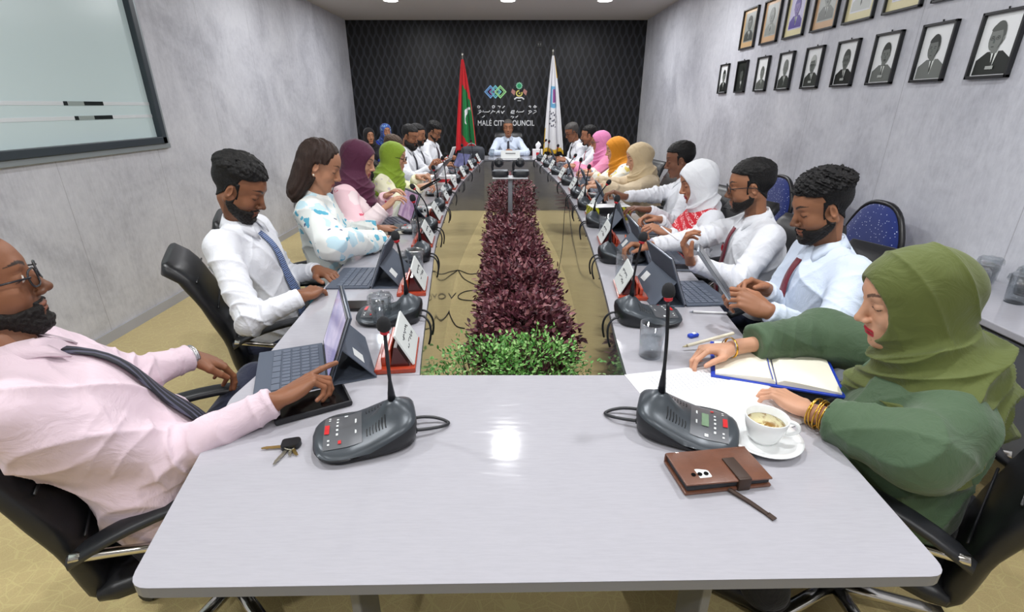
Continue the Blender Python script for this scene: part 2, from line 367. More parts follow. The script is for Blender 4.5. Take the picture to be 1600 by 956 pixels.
# ================================================================== PEOPLE: fields, surface extraction
def unit(v): v = np.asarray(v, float); return v / (np.linalg.norm(v) + 1e-12)
class Field:
    def __init__(s, lo, hi, h):
        s.h = h; s.lo = np.asarray(lo, float); s.n = np.maximum(np.ceil((np.asarray(hi, float) - s.lo) / h).astype(int) + 1, 4)
        s.D = np.full(s.n, 0.2, np.float32)
    def axes(s, sl):
        return [np.float32(s.lo[a]) + np.arange(sl[a].start, sl[a].stop, dtype=np.float32) * np.float32(s.h) for a in range(3)]
    def sub(s, lo, hi):
        i0 = np.clip(np.floor((np.asarray(lo) - s.lo) / s.h).astype(int), 0, s.n); i1 = np.clip(np.ceil((np.asarray(hi) - s.lo) / s.h).astype(int) + 1, 0, s.n)
        return tuple(slice(int(a), int(b)) for a, b in zip(i0, i1))
    def comb(s, sl, d, k, op):
        D = s.D[sl]
        if op < 0:
            d = -d; h = np.clip(0.5 + 0.5 * (d - D) / k, 0, 1); s.D[sl] = D * (1 - h) + d * h + k * h * (1 - h)
        else:
            h = np.clip(0.5 + 0.5 * (d - D) / k, 0, 1); s.D[sl] = d * (1 - h) + D * h - k * h * (1 - h)
    def cap(s, a, b, ra, rb=None, k=.02, op=1):
        rb = ra if rb is None else rb; a = np.asarray(a, float); b = np.asarray(b, float); m = max(ra, rb) + k + 3 * s.h
        sl = s.sub(np.minimum(a, b) - m, np.maximum(a, b) + m)
        if any(q.stop <= q.start for q in sl): return s
        x, y, z = s.axes(sl); X = x[:, None, None] - a[0]; Y = y[None, :, None] - a[1]; Z = z[None, None, :] - a[2]
        d = b - a; L = max(float(d @ d), 1e-9); t = np.clip((X * d[0] + Y * d[1] + Z * d[2]) / L, 0, 1)
        dist = np.sqrt((X - t * d[0]) ** 2 + (Y - t * d[1]) ** 2 + (Z - t * d[2]) ** 2) - (ra + t * (rb - ra))
        s.comb(sl, dist.astype(np.float32), k, op); return s
    def ell(s, c, r, R=None, k=.02, op=1):
        c = np.asarray(c, float); r = np.asarray(r, float); m = float(r.max()) + k + 3 * s.h
        R = np.eye(3) if R is None else np.asarray(R)   # rows = local axes
        sl = s.sub(c - m, c + m)
        if any(q.stop <= q.start for q in sl): return s
        x, y, z = s.axes(sl); X = x[:, None, None] - c[0]; Y = y[None, :, None] - c[1]; Z = z[None, None, :] - c[2]
        p = [(X * R[i, 0] + Y * R[i, 1] + Z * R[i, 2]) / r[i] for i in range(3)]
        k0 = np.sqrt(p[0] ** 2 + p[1] ** 2 + p[2] ** 2) + 1e-6; k1 = np.sqrt((p[0] / r[0]) ** 2 + (p[1] / r[1]) ** 2 + (p[2] / r[2]) ** 2) + 1e-6
        s.comb(sl, (k0 * (k0 - 1) / k1).astype(np.float32), k, op); return s
    def grid(s):
        x, y, z = s.axes(tuple(slice(0, int(n)) for n in s.n)); return x[:, None, None], y[None, :, None], z[None, None, :]
    def copy(s):
        o = Field.__new__(Field); o.h = s.h; o.lo = s.lo; o.n = s.n; o.D = s.D.copy(); return o
    def sample(s, P):
        q = (np.asarray(P) - s.lo) / s.h; i = np.clip(q.astype(int), 0, s.n - 2); f = np.clip(q - i, 0, 1); r = 0
        for dx in (0, 1):
            for dy in (0, 1):
                for dz in (0, 1):
                    w = (f[:, 0] if dx else 1 - f[:, 0]) * (f[:, 1] if dy else 1 - f[:, 1]) * (f[:, 2] if dz else 1 - f[:, 2])
                    r = r + w * s.D[i[:, 0] + dx, i[:, 1] + dy, i[:, 2] + dz]
        return r
    def mesh(s):
        D = s.D; S = D < 0; c = [S[i:S.shape[0] - 1 + i, j:S.shape[1] - 1 + j, k:S.shape[2] - 1 + k] for i in (0, 1) for j in (0, 1) for k in (0, 1)]
        an = c[0].copy(); al = c[0].copy()
        for q in c[1:]: an |= q; al &= q
        act = an & ~al; I = np.argwhere(act); idx = np.full(act.shape, -1, np.int32); idx[act] = np.arange(len(I))
        if not len(I): return np.zeros((0, 3)), np.zeros((0, 4), int)
        V = np.zeros((len(I), 3)); N = np.zeros(len(I))
        offs = [(i, j, k) for i in (0, 1) for j in (0, 1) for k in (0, 1)]
        val = {o: D[I[:, 0] + o[0], I[:, 1] + o[1], I[:, 2] + o[2]] for o in offs}
        for o in offs:
            for a in range(3):
                if o[a] == 0:
                    p = list(o); p[a] = 1; p = tuple(p); d0, d1 = val[o], val[p]; m = (d0 < 0) != (d1 < 0)
                    t = np.where(m, d0 / np.where(m, d0 - d1, 1), 0)
                    q = np.tile(np.array(o, float), (len(I), 1)); q[:, a] = t; V[m] += q[m]; N[m] += 1
        V = (V / N[:, None] + I) * s.h + s.lo
        Fs = []
        for a in range(3):
            b, c2 = (a + 1) % 3, (a + 2) % 3
            sl0 = [slice(None)] * 3; sl1 = [slice(None)] * 3; sl0[a] = slice(0, -1); sl1[a] = slice(1, None)
            s0 = S[tuple(sl0)]; s1 = S[tuple(sl1)]; E = np.argwhere(s0 != s1)
            E = E[(E[:, b] > 0) & (E[:, c2] > 0) & (E[:, b] < act.shape[b]) & (E[:, c2] < act.shape[c2])]
            def cell(db, dc):
                q = E.copy(); q[:, b] -= db; q[:, c2] -= dc; return idx[q[:, 0], q[:, 1], q[:, 2]]
            q = np.stack([cell(1, 1), cell(0, 1), cell(0, 0), cell(1, 0)], 1); fl = ~s0[E[:, 0], E[:, 1], E[:, 2]]
            q[fl] = q[fl][:, ::-1]; Fs.append(q)
        return V, np.concatenate(Fs)
def vnormals(V, F):
    a = V[F[:, 2]] - V[F[:, 0]]; b = V[F[:, 3]] - V[F[:, 1]]; n = np.cross(a, b); N = np.zeros_like(V)
    for k in range(4): np.add.at(N, F[:, k], n)
    return N / (np.linalg.norm(N, axis=1, keepdims=True) + 1e-9)
_WR = np.random.default_rng(5); _WD = _WR.normal(size=(12, 3)); _WD /= np.linalg.norm(_WD, axis=1, keepdims=True); _WP = _WR.uniform(0, 6.28, 12)
def wn(P, f, o=0, n=5):
    """smooth pseudo noise in [-1, 1]"""
    r = 0; Q = np.array(P, float)
    for i in range(n):
        j = (i * 5 + o) % 12; r = r + np.sin(Q @ _WD[j] * f * (1 + .37 * i) + _WP[(j + o) % 12] + 1.3 * np.sin(Q @ _WD[(j + 3) % 12] * f * .6 + o)) / (1 + .35 * i)
    return r / sum(1 / (1 + .35 * i) for i in range(n))
def smoothstep(x): x = np.clip(x, 0, 1); return x * x * (3 - 2 * x)
def smooth_mesh(V, F, it=1):
    for _ in range(it):
        A = np.zeros_like(V); C = np.zeros(len(V))
        for k in range(4):
            np.add.at(A, F[:, k], V[F[:, (k + 1) % 4]]); np.add.at(C, F[:, k], 1)
            np.add.at(A, F[:, k], V[F[:, (k - 1) % 4]]); np.add.at(C, F[:, k], 1)
        V = V * .5 + .5 * A / np.maximum(C, 1)[:, None]
    return V

# ---- head, in its own frame: +x face, +y left ear, +z up, metres
def head_field(h, sex='m', lids=.75, full=1.0, lo=(-.15, -.125, -.215), hi=(.155, .125, .155)):
    F = Field(lo, hi, h); w = full * (1 if sex == 'm' else .965)
    F.ell((-.012, 0, .045), (.097, .074, .079)); F.ell((.026, 0, .034), (.060, .060, .060), k=.03)
    F.ell((.034, 0, -.035), (.052, .051 * w, .064), k=.03)
    for s in (-1, 1):
        F.cap((-.008, s * .055 * w, -.035), (.058, s * .022 * w, -.094), .018, .015, k=.028)
        F.ell((.052, s * .036 * w, -.026), (.026, .022 * w, .026), k=.02)
    F.ell((.068, 0, -.098), (.019, .021, .016), k=.02); F.ell((.066, 0, -.066), (.024, .03, .026), k=.02)
    F.cap((.076, -.03, .032), (.076, .03, .032), .0115 if sex == 'm' else .009, k=.016)
    for s in (-1, 1): F.ell((.099, s * .033, .009), (.0165, .019, .0125), k=.014, op=-1)
    for s in (-1, 1): F.ell((.0705, s * .032, .008), (.0152, .0165, .0138), k=.005)
    F.cap((.083, 0, .018), (.104, 0, -.026), .0075, .0105, k=.013); F.ell((.106, 0, -.029), (.0115, .0105, .0095), k=.006)
    for s in (-1, 1): F.ell((.0945, s * .0125, -.034), (.011, .0085, .0075), k=.005)
    F.ell((.0825, 0, -.0605), (.0125, .024, .0058), k=.004); F.ell((.082, 0, -.0715), (.0115, .0205, .0068), k=.003)
    F.ell((.097, 0, -.0662), (.012, .024, .0016), k=.003, op=-1)
    F.ell((.094, 0, -.0855), (.0095, .02, .006), k=.012, op=-1)
    for s in (-1, 1):
        R = np.array([[.94, s * .3, 0], [-s * .3, .94, 0], [0, 0, 1]])
        T = np.array([[1, 0, -.2], [0, 1, 0], [.2, 0, 1]]); 
        F.ell((-.006, s * .0745, .0), (.0155, .006, .0275), R @ T, k=.006)
        F.ell((-.001, s * .0795, .003), (.0085, .0045, .017), R @ T, k=.004, op=-1)
    return F
def skin_cols(V, tone, sex='m', lip=None, stub=0.0, brow=(.02, .013, .01), lash=True, lids=.75):
    tone = np.array(tone); C = np.tile(tone, (len(V), 1)); x, y, z = V.T; ay = np.abs(y)
    C *= (1 + .06 * wn(V, 60))[:, None]
    def paint(m, col): 
        m = np.clip(m, 0, 1)[:, None]; C[:] = C * (1 - m) + np.array(col) * m
    if stub: paint(stub * smoothstep((-.035 - z + .5 * np.maximum(0, x - .03) * (ay < .03)) / .02) * (x > -.02) * smoothstep((.5 - 0) / .5) * (z > -.13), tone * .28)
    lipc = lip if lip is not None else tuple(tone * np.array([.95, .68, .66]))
    e = 1 - (ay / .0245) ** 2; up = (z > -.0725 - .0075 * np.sqrt(np.clip(e, 0, 1))) & (z < -.0605 + .006 * np.sqrt(np.clip(e, 0, 1)) - .0 * ay) & (e > 0) & (x > .075)
    paint(up * (1.0 if lip is not None else .75), lipc)
    paint((np.abs(z + .0665) < .0013) * (ay < .023) * (x > .075) * .8, tone * .25)
    bz = .0305 + .010 * np.sin(np.clip((ay - .012) / .038, 0, 1) * 2.3) ; bw = .0042 * np.clip((.054 - ay) / .02, .3, 1)
    paint((np.abs(z - bz) < bw) * (ay > .011) * (ay < .053) * (x > .045) * (.95 if sex == 'm' else .8), brow)
    lz = .0085 - .0095 * lids + 20 * (ay - .032) ** 2 * (1 if lids > .5 else -1)
    if lash: paint((np.abs(z - lz) < .0014) * (np.abs(ay - .032) < .0155) * (x > .06), (.015, .01, .01))
    paint((np.abs(z - .0185) < .0009) * (np.abs(ay - .032) < .014) * (x > .06) * .5, tone * .45)
    paint(((ay - .0075) ** 2 + ((z + .0405) * 1.3) ** 2 < .0038 ** 2) * (x > .09), tone * .12)
    return np.clip(C, 0, 1)
HEADC = {}
def get_head(h, sex, full):
    key = (h, sex, full)
    if key not in HEADC: HEADC[key] = head_field(h, sex, .75, full)
    return HEADC[key]
def shell(F, thick):
    """surface where head distance < thick(x, y, z)"""
    o = F.copy(); X, Y, Z = o.grid(); o.D = (F.D - thick(X, Y, Z)).astype(np.float32)
    for a in range(3):
        s0 = [slice(None)] * 3; s0[a] = 0; o.D[tuple(s0)] = .01; s0[a] = -1; o.D[tuple(s0)] = .01
    return o
def nz(X, Y, Z, f, o=0):
    return (np.sin(f * (X * 1.1 + Y * .7 + Z * .4) + o + 1.5 * np.sin(f * .7 * (Z - Y))) + np.sin(f * 1.7 * (Z * .9 - X * .5 + Y * .3) + 2 * o + 1.2 * np.sin(f * (X + Y)))) * .5
def hair_thick(style):
    def f(X, Y, Z):
        ay = np.abs(Y)
        if style == 'bob':
            top = Z - (.078 - .5 * np.maximum(0, .0) ) + .0 * ay
            hairline = np.minimum((.035 - X) + .35 * (Z + .02), 9) * 1.0
            s = np.maximum(Z - .098 + .30 * np.maximum(0, ay - .004), hairline - .012)
            s = np.where((Z < .03), np.minimum(s, (.006 - X)), s)
            th = (.013 + .002 * np.sin(170 * (Y * .6 + X * .8) + 3 * np.sin(30 * Z))) * (1 - .7 * smoothstep((X - .03) / .05))
        else:
            rec = .004 if style != 'receding' else .016
            top = Z - (.070 + rec - .3 * np.maximum(0, ay - .035)) - .15 * np.maximum(0, X - .09)
            low = Z - np.clip(-.088 + (X + .09) * 1.15, -.092, .024)
            side = np.minimum((.022 - rec) - X + .25 * (Z - .03), low)
            burn = np.minimum(np.minimum(.014 - np.abs(X - .018), Z + .03), .05 - Z)
            s = np.maximum(np.maximum(top, side), burn - .002)
            if style == 'bald': s = np.minimum(side, .052 - Z)
            t0 = {'short': .013, 'quiff': .022, 'curly': .026, 'receding': .010, 'crop': .006, 'bald': .004, 'flat': .016}[style]
            up = smoothstep((Z - .045) / .06)
            fr = smoothstep((X - .035) / .05); th = .0035 + t0 * up * (1 - .62 * fr)
            if style == 'curly': th = th + up * (.005 * nz(X, Y, Z, 130) + .0045 * nz(X, Y, Z, 280, 2) + .002 * nz(X, Y, Z, 520, 1)) + .001 * nz(X, Y, Z, 400)
            elif style == 'quiff': th = th + up * (.004 * nz(X * .4, Y * 1.6, Z * .6, 150, 1) + .002 * nz(X * .4, Y * 1.6, Z * .6, 330, 1)) + .0006 * nz(X, Y, Z, 420)
            else: th = th + .0022 * up * nz(X * .4, Y * 1.6, Z, 260, 1) + .0008 * nz(X, Y, Z, 420)
        ear = ((X + .000) / .018) ** 2 + ((Z + .002) / .029) ** 2
        if style != 'bob': s = np.minimum(s, (ear - 1) * .02 + .02 * (ay < .055))
        m = smoothstep(s / .014 + .3)
        return th * m - .008 * (1 - m)
    return f
def beard_thick(style):
    def f(X, Y, Z):
        ay = np.abs(Y); t = {'full': .0065, 'long': .022, 'goatee': .006, 'trim': .003, 'moustache': -1, 'shadow': .0016}[style]
        jaw = -.052 - .55 * np.maximum(0, .03 - X) * 0 + .55 * np.maximum(0, .045 - X)
        s = jaw - Z
        s = np.where(X > .055, np.minimum(s, np.maximum(-.083 - Z, ay - .021)), s)
        s = np.minimum(s, X + .012); s = np.minimum(s, Z + .155)
        burn = np.minimum(.011 - np.abs(X - .010), .02 - Z); s = np.maximum(s, np.minimum(burn, Z + .06))
        mo = np.minimum(np.minimum(Z + .0585, -.0435 - Z), .031 - ay); mo = np.where(X > .06, mo, -.02)
        side = np.minimum(np.minimum(.0075 - np.abs(ay - .0295), -.045 - Z), X - .05)
        if style == 'goatee': s = np.minimum(s, .034 - ay); s = np.minimum(s, X - .03)
        if style == 'moustache': s = mo - .001; t = .005
        else: s = np.maximum(np.maximum(s, mo - .0015), np.minimum(side, Z + .09))
        ear = ((X + .002) / .02) ** 2 + (Z / .034) ** 2; s = np.minimum(s, (ear - 1) * .02 + .02 * (ay < .05))
        m = smoothstep(s / .014 + .25); th = t * (1 + .22 * nz(X, Y, Z, 380, 1) + .15 * nz(X, Y, Z, 190))
        if style == 'long': th = th * smoothstep((-.03 - Z) / .06) + .004
        return th * m - .006 * (1 - m)
    return f

# ---- hands: right-hand frame, +x fingers, +y thumb side, +z back of hand
HP = {
 'flat': dict(c=[(6, 8, 6)] * 4, sp=.06, th=(.5, -.12)),
 'relaxed': dict(c=[(22, 28, 18), (26, 30, 20), (30, 34, 22), (36, 36, 22)], sp=.05, th=(.35, -.3)),
 'type': dict(c=[(18, 42, 25), (20, 46, 28), (24, 46, 28), (26, 42, 25)], sp=.08, th=(.4, -.3)),
 'point': dict(c=[(2, 6, 4), (38, 62, 35), (48, 70, 40), (55, 70, 40)], sp=.03, th=(.3, -.6)),
 'hold': dict(c=[(38, 42, 28), (44, 46, 30), (50, 50, 32), (56, 50, 32)], sp=.02, th=(.25, -.9)),
 'pen': dict(c=[(34, 38, 26), (42, 46, 30), (52, 58, 36), (60, 62, 40)], sp=.0, th=(.05, -.75)),
 'fist': dict(c=[(60, 75, 45)] * 4, sp=.0, th=(.0, -.9)),
}
def hand_field(pose, h, slim=1.0):
    P = HP[pose]; F = Field((-.13, -.085, -.105), (.205, .10, .05), h); s = slim
    F.cap((-.16, 0, 0), (-.03, 0, 0), .031 * s, .025 * s, k=.01); F.ell((-.01, 0, 0), (.04, .026 * s, .019 * s), k=.02)
    F.ell((.045, .0, 0), (.052, .038 * s, .0135 * s), k=.018); F.ell((.03, .022, -.009), (.030, .016 * s, .013 * s), k=.014); F.ell((.035, -.022, -.007), (.034, .014 * s, .012 * s), k=.014)
    bases = [(.087, .029), (.092, .0095), (.088, -.0105), (.079, -.028)]
    L = [(.041, .025, .021), (.046, .029, .022), (.042, .027, .021), (.032, .020, .019)]; r0 = [.0092, .0094, .0088, .0078]
    tips = []
    for i in range(4):
        bx, by = bases[i]; p = np.array([bx, by, .001]); a = 0; yaw = P['sp'] * (1.5 - i) * 1.0
        F.cap((.03, by * .6, .001), p, .0105 * s, r0[i] * 1.08 * s, k=.008)
        r = r0[i] * s
        for j in range(3):
            a += math.radians(P['c'][i][j]); d = np.array([math.cos(a) * math.cos(yaw), math.cos(a) * math.sin(yaw), -math.sin(a)])
            q = p + d * L[i][j]; r2 = r * .90; F.cap(p, q, r, r2, k=.0022); F.ell(p, (r * 1.04,) * 3, k=.002); p = q; r = r2
        tips.append((p, d, r))
    sp, dz = P['th']
    p0 = np.array([.012, .018, -.006]); d = unit([.75, sp + .55, dz * .35]); p1 = p0 + d * .042; d2 = unit([1, sp * .6, dz * .45]); p2 = p1 + d2 * .034; d3 = unit([1, sp * .1 - .05, dz * .6]); p3 = p2 + d3 * .025
    F.cap(p0, p1, .0145 * s, .0125 * s, k=.014); F.cap(p1, p2, .0115 * s, .0102 * s, k=.004); F.cap(p2, p3, .0102 * s, .0085 * s, k=.003)
    tips.append((p3, d3, .0085 * s)); return F, tips
HANDC = {}
def hand_mesh(pose, h, slim):
    k = (pose, h, slim)
    if k not in HANDC:
        F, tips = hand_field(pose, h, slim); F.D[0] = .01; V, Q = F.mesh(); HANDC[k] = (smooth_mesh(V, Q, 1), Q, tips)
    return HANDC[k]
def frame_hand(d, n, left):
    x = unit(d); z = unit(np.asarray(n, float) - x * (np.asarray(n, float) @ x)); y = np.cross(z, x)
    return np.array([x, -y if left else y, z])       # rows
def rotm(yaw, pitch=0, roll=0):
    """rows = forward, left, up; yaw in degrees from +X, pitch down positive, roll = towards left shoulder"""
    y, p, r = map(math.radians, (yaw, pitch, roll))
    f = np.array([math.cos(y) * math.cos(p), math.sin(y) * math.cos(p), -math.sin(p)])
    l0 = np.array([-math.sin(y), math.cos(y), 0]); u0 = np.cross(f, l0)
    l = l0 * math.cos(r) - u0 * math.sin(r); u = np.cross(f, l); return np.array([f, l, u])
def skin_mat():
    t = NT('skin'); a = t.node('ShaderNodeAttribute', attribute_name='Col').outputs[0]; v = t.mapped()
    t.set(col=a, rough=.48, spec=.4, sss=.0); t.bump(t.noise(v, 450, 3), .12, .001); return t.m
M_SKIN = skin_mat()
def hair_mat(name, col, stretch=(1, 1, 1)):
    if name in MATS: return MATS[name]
    t = NT(name); v = t.mapped(stretch); n = t.noise(v, 160, 4, .7, 1.0); c2 = tuple(min(1, x * 1.7 + .001) for x in col)
    t.set(col=t.mix(t.ramp(n, [(.4, (0, 0, 0)), (.7, (1, 1, 1))]), col, c2), rough=.5, spec=.3); t.bump(n, .9, .004)
    MATS[name] = t.m; return t.m
M_HAIR = hair_mat('hair_black', (.005, .0045, .0045), (1, 1, .3)); M_HAIRC = hair_mat('hair_curly_black', (.005, .0045, .005)); M_HAIRB = hair_mat('hair_dark_brown', (.028, .015, .011), (1.4, 1.4, .12)); M_HAIRG = hair_mat('hair_greying', (.06, .055, .052))
M_BEARD = hair_mat('beard_black', (.008, .006, .005))
def print_mat(name, base, cols, scale=14, thr=.28, sheen=.2):
    t = NT(name); v = t.mapped(); wv = t.node('ShaderNodeVectorMath', {0: v, 1: t.node('ShaderNodeVectorMath', {0: t.node('ShaderNodeTexNoise', {'Vector': v, 'Scale': 30}).outputs[1], 'Scale': .05}, operation='SCALE').outputs[0]}, operation='ADD').outputs[0]
    c = base
    for i, (cc, th, sc) in enumerate(cols):
        vo = t.node('ShaderNodeTexVoronoi', {'Vector': t.node('ShaderNodeVectorMath', {0: wv, 1: (i * 3.7, i * 1.3, i * 2.1)}, operation='ADD').outputs[0], 'Scale': sc, 'Randomness': 1})
        big = t.noise(t.mapped((1, 1, 1), loc=(i * 5., 0, 0)), sc * .25, 2)
        f = t.math('MULTIPLY', t.math('LESS_THAN', vo.outputs[0], th), t.math('GREATER_THAN', big, .5))
        c = t.mix(f, c, cc)
    t.set(col=c, rough=.75, sheen=sheen); t.bump(t.noise(v, 60, 3), .2, .002); MATS[name] = t.m; return t.m

def person(label, head, hyaw, hpitch, byaw, hip, wr, hd, skin, shirt, group=None, sex='m', lod=1, hair='short', hairm=None, beard=None, beardm=None, hroll=0,
           poses=('relaxed', 'relaxed'), elb=(None, None), knees=None, trouser=None, tie=None, hijab=None, glasses=None, collar=True, bulk=1.0, full=1.0, lip=None, lids=.85,
           shoulders=None, sleeve='shirt', sw=None, skirt=False, eyes=False, neck=None, extra=None, drape=True, stub=0., browc=(.02, .013, .01), two=None, cuff=.94):
    head = np.array(head, float); hip = np.array(hip, float); HR = rotm(hyaw, hpitch, hroll); BR = rotm(byaw); bf, bl, bu = BR
    hh = {0: .0021, 1: .0026, 2: .004, 3: .0055}[lod]; sh = {0: .0045, 1: .006, 2: .009, 3: .013}[lod]; hs = {0: .002, 1: .0028, 2: .004, 3: .0055}[lod]
    P = empty('person', (round(hip[0], 3), round(hip[1], 3), 0), label, 'person', group)
    T = unit(head - hip); sw = sw or (.162 if sex == 'm' else .146)
    nb = np.array(neck, float) if neck is not None else head - T * .150 - bf * .025 - HR[0] * .01           # base of the neck
    if shoulders is None: shl = [nb - T * .062 + bl * sw - bf * .012, nb - T * .062 - bl * sw - bf * .012]
    else: shl = [np.array(q, float) for q in shoulders]
    UA, FA = .285, .255
    wr = [np.array(q, float) for q in wr]; el = []
    for i in (0, 1):
        s = shl[i]; w = wr[i]
        if elb[i] is not None: el.append(np.array(elb[i], float)); continue
        d = w - s; L = np.linalg.norm(d); dd = d / L; L2 = min(L, (UA + FA) * .995)
        a = (UA ** 2 - FA ** 2 + L2 ** 2) / (2 * L2); hgt = math.sqrt(max(UA ** 2 - a * a, 0)); hint = np.array([0, 0, -1.]) + (bl if i == 0 else -bl) * .55 - bf * .25
        hint = unit(hint - dd * (hint @ dd)); el.append(s + dd * a * (L / L2) + hint * hgt)
    # ---------------- body skin
    HF = get_head(hh, sex, full).copy(); nl = HR @ (nb - T * .06 - head); nr = .047 if sex == 'm' else .042
    HF.cap((-.022, 0, -.045), nl * .75, nr, nr * 1.02, k=.022)
    V, Q = HF.mesh(); V = smooth_mesh(V, Q, 1); C = skin_cols(V, skin, sex, lip, stub or (.55 if beard in ('full', 'long', 'trim', 'goatee') else 0), browc, True, lids)
    Vw = V @ HR + head; parts = [(Vw, Q, C)]
    B = Field(np.min([hip, nb, *shl, *el, *wr], 0) - .15, np.max([hip, nb, *shl, *el, *wr], 0) + .15, .014 if lod < 2 else .02)
    B.cap(hip, nb - T * .08, .09, .085, k=.03); B.cap(nb - T * .1, nb + T * .03, .06, .043, k=.03)
    for i in (0, 1):
        B.cap(shl[i], nb - T * .07, .035, .05, k=.03); B.cap(shl[i], el[i], .032, .028, k=.02); B.cap(el[i], el[i] * .15 + wr[i] * .85, .028, .022, k=.02)
    v, q = B.mesh(); parts.append((v, q, np.tile(np.array(skin), (len(v), 1))))
    slim = 1.0 if sex == 'm' else .88
    for i in (0, 1):
        v, q, tips = hand_mesh(poses[i], hs, slim); R = frame_hand(hd[i][0], hd[i][1], i == 0)
        # bend the stub of forearm towards the elbow
        vv = v.copy(); wdir = unit(R @ (el[i] - wr[i])); m = smoothstep((.0 - vv[:, 0]) / .03); t = np.clip(-vv[:, 0], 0, 1)
        vv = vv + m[:, None] * t[:, None] * (wdir - np.array([-1, 0, 0]))
        c = np.tile(np.array(skin), (len(v), 1)) * (1 + .05 * wn(v, 90))[:, None]
        pal = smoothstep((-.004 - v[:, 2]) / .01) * (v[:, 0] > 0) * .35; c = c * (1 - pal[:, None]) + np.array(skin) * np.array([1.5, 1.4, 1.4]) * pal[:, None]
        if lod < 2:
            for tp, td, tr in tips:
                up = unit(np.cross(np.cross(td, (0, 0, 1.)), td)) if abs(td[2]) < .99 else np.array([1., 0, 0]); nc = tp + up * tr * .8 + td * .001
                dn = np.linalg.norm((v - nc) / np.array([.0065, .0055, .0065]), axis=1); mm = (dn < 1)[:, None]; c = np.where(mm, np.array(skin) * np.array([1.25, 1.15, 1.2]) + .05, c)
        if i == 0: q = q[:, ::-1]
        parts.append((vv @ R + wr[i], q, np.clip(c, 0, 1)))
    off = 0; VV = []; QQ = []; CC = []
    for v, q, c in parts: VV.append(v); QQ.append(q + off); CC.append(c); off += len(v)
    raw('body', np.concatenate(VV), np.concatenate(QQ), M_SKIN, P, True, None, True, np.concatenate(CC))
    # ---------------- head-frame shells
    def put(name, F, mat, sm=1, disp=None):
        v, q = F.mesh()
        if not len(v): return None
        v = smooth_mesh(v, q, sm)
        if disp is not None: v = v + vnormals(v, q) * disp(v)[:, None]
        return raw(name, v @ HR + head, q, mat, P, True, None, True)
    H0 = HF
    if hijab is None and hair:
        if hair == 'bob':
            G = Field((-.19, -.135, -.24), (.13, .135, .17), hh * 1.15); Hs = shell(H0, hair_thick('bob'))
            gx, gy, gz = G.grid(); pts = np.stack(np.broadcast_arrays(gx, gy, gz), -1).reshape(-1, 3); inb = np.all((pts > H0.lo + .004) & (pts < H0.lo + (H0.n - 2) * H0.h), 1)
            Dv = np.full(len(pts), .05, np.float32); Dv[inb] = Hs.sample(pts[inb]); G.D = Dv.reshape(G.D.shape)
            for s in (-1, 1):
                G.ell((-.052, s * .050, -.035), (.050, .036, .10), k=.02); G.ell((-.062, s * .052, -.13), (.042, .040, .085), k=.02)
            G.ell((-.085, 0, -.06), (.038, .07, .13), k=.02); G.ell((-.088, 0, -.15), (.03, .075, .06), k=.02)
            G.ell((.0, .09, -.02), (.028, .03, .045), k=.01, op=-1); G.ell((.0, -.09, -.02), (.028, .03, .045), k=.01, op=-1)
            put('hair', G, hairm or M_HAIRB, 1, lambda v: .0022 * np.sin(240 * v[:, 1] + 200 * v[:, 0] + 3 * np.sin(24 * v[:, 2])) + .0015 * wn(v * np.array([1, 1, .15]), 260))
        else:
            put('hair', shell(H0, hair_thick(hair)), hairm or (M_HAIRC if hair == 'curly' else M_HAIR), 0 if hair in ('curly', 'quiff') else 1)
    if beard: put('beard' if beard != 'moustache' else 'moustache', shell(get_head(hh, sex, full), beard_thick(beard)), beardm or M_BEARD, 0)
    if eyes and lod < 2:
        for s in (-1, 1):
            m = MB(); c = Vector(head + np.array([.0762, s * .032, .0065]) @ HR); RR = Matrix([list(r) for r in HR]).transposed() @ Matrix.Rotation(math.pi / 2, 3, 'Y')
            m.m = 0; m.lathe([(.0001, .0108), (.002, .0107), (.0045, .0098), (.008, .0075), (.0105, .003), (.011, 0)], c, 14, RR)
            m.m = 1; m.lathe([(.0001, .0112), (.002, .0111), (.0042, .0102)], c, 14, RR)
            m.build('eye', [plain('eye_white', (.7, .66, .62), .2), plain('iris_brown', (.02, .01, .006), .1)], P, True, True)
    if glasses:
        m = MB(); M = lambda p: Vector(np.array(p) @ HR + head); gr = .0021 if lod < 2 else .0024
        for s in (-1, 1):
            ring = []; lens = []
            for k in range(20):
                a = 2 * math.pi * k / 20; ca, sa = math.cos(a), math.sin(a); px = s * .034 + .0245 * math.copysign(abs(ca) ** .75, ca); pz = .004 + .0185 * math.copysign(abs(sa) ** .75, sa)
                ring.append(M((.103 - .25 * max(0, abs(px) - .03), px, pz)))
            ring.append(ring[0]); m.tube(ring, gr, 6, False)
            m.tube([M((.1, s * .058, .010)), M((.03, s * .079, .012)), M((-.012, s * .083, .008)), M((-.03, s * .081, -.012))], gr, 6)
        m.tube([M((.103, -.0105, .008)), M((.106, 0, .011)), M((.103, .0105, .008))], .0016, 6)
        m.build('glasses', plain('glasses_frame_dark', (.012, .012, .016), .25), P, True, True)
        if lod < 2:
            if 'lens' not in MATS:
                q = NT('lens'); q.set(col=(1, 1, 1), rough=.02, trans=1.0, ior=1.02, spec=.6); MATS['lens'] = q.m
            for s in (-1, 1):
                m = MB(); m.add([M((.1025 - .25 * max(0, abs(s * .034 + .023 * math.cos(2 * math.pi * k / 16)) - .03), s * .034 + .023 * math.cos(2 * math.pi * k / 16), .004 + .017 * math.sin(2 * math.pi * k / 16))) for k in range(16)], [tuple(range(16))])
                m.build('lens', MATS['lens'], P, False, True)
    # ---------------- clothing on the torso and arms
    lo = np.min([hip - .12, nb, *shl, *el, *wr], 0) - .16; hi = np.max([hip + .12, nb, *shl, *el, *wr], 0) + .16; hi[2] = max(nb[2] + .07, max(w[2] for w in wr) + .08)
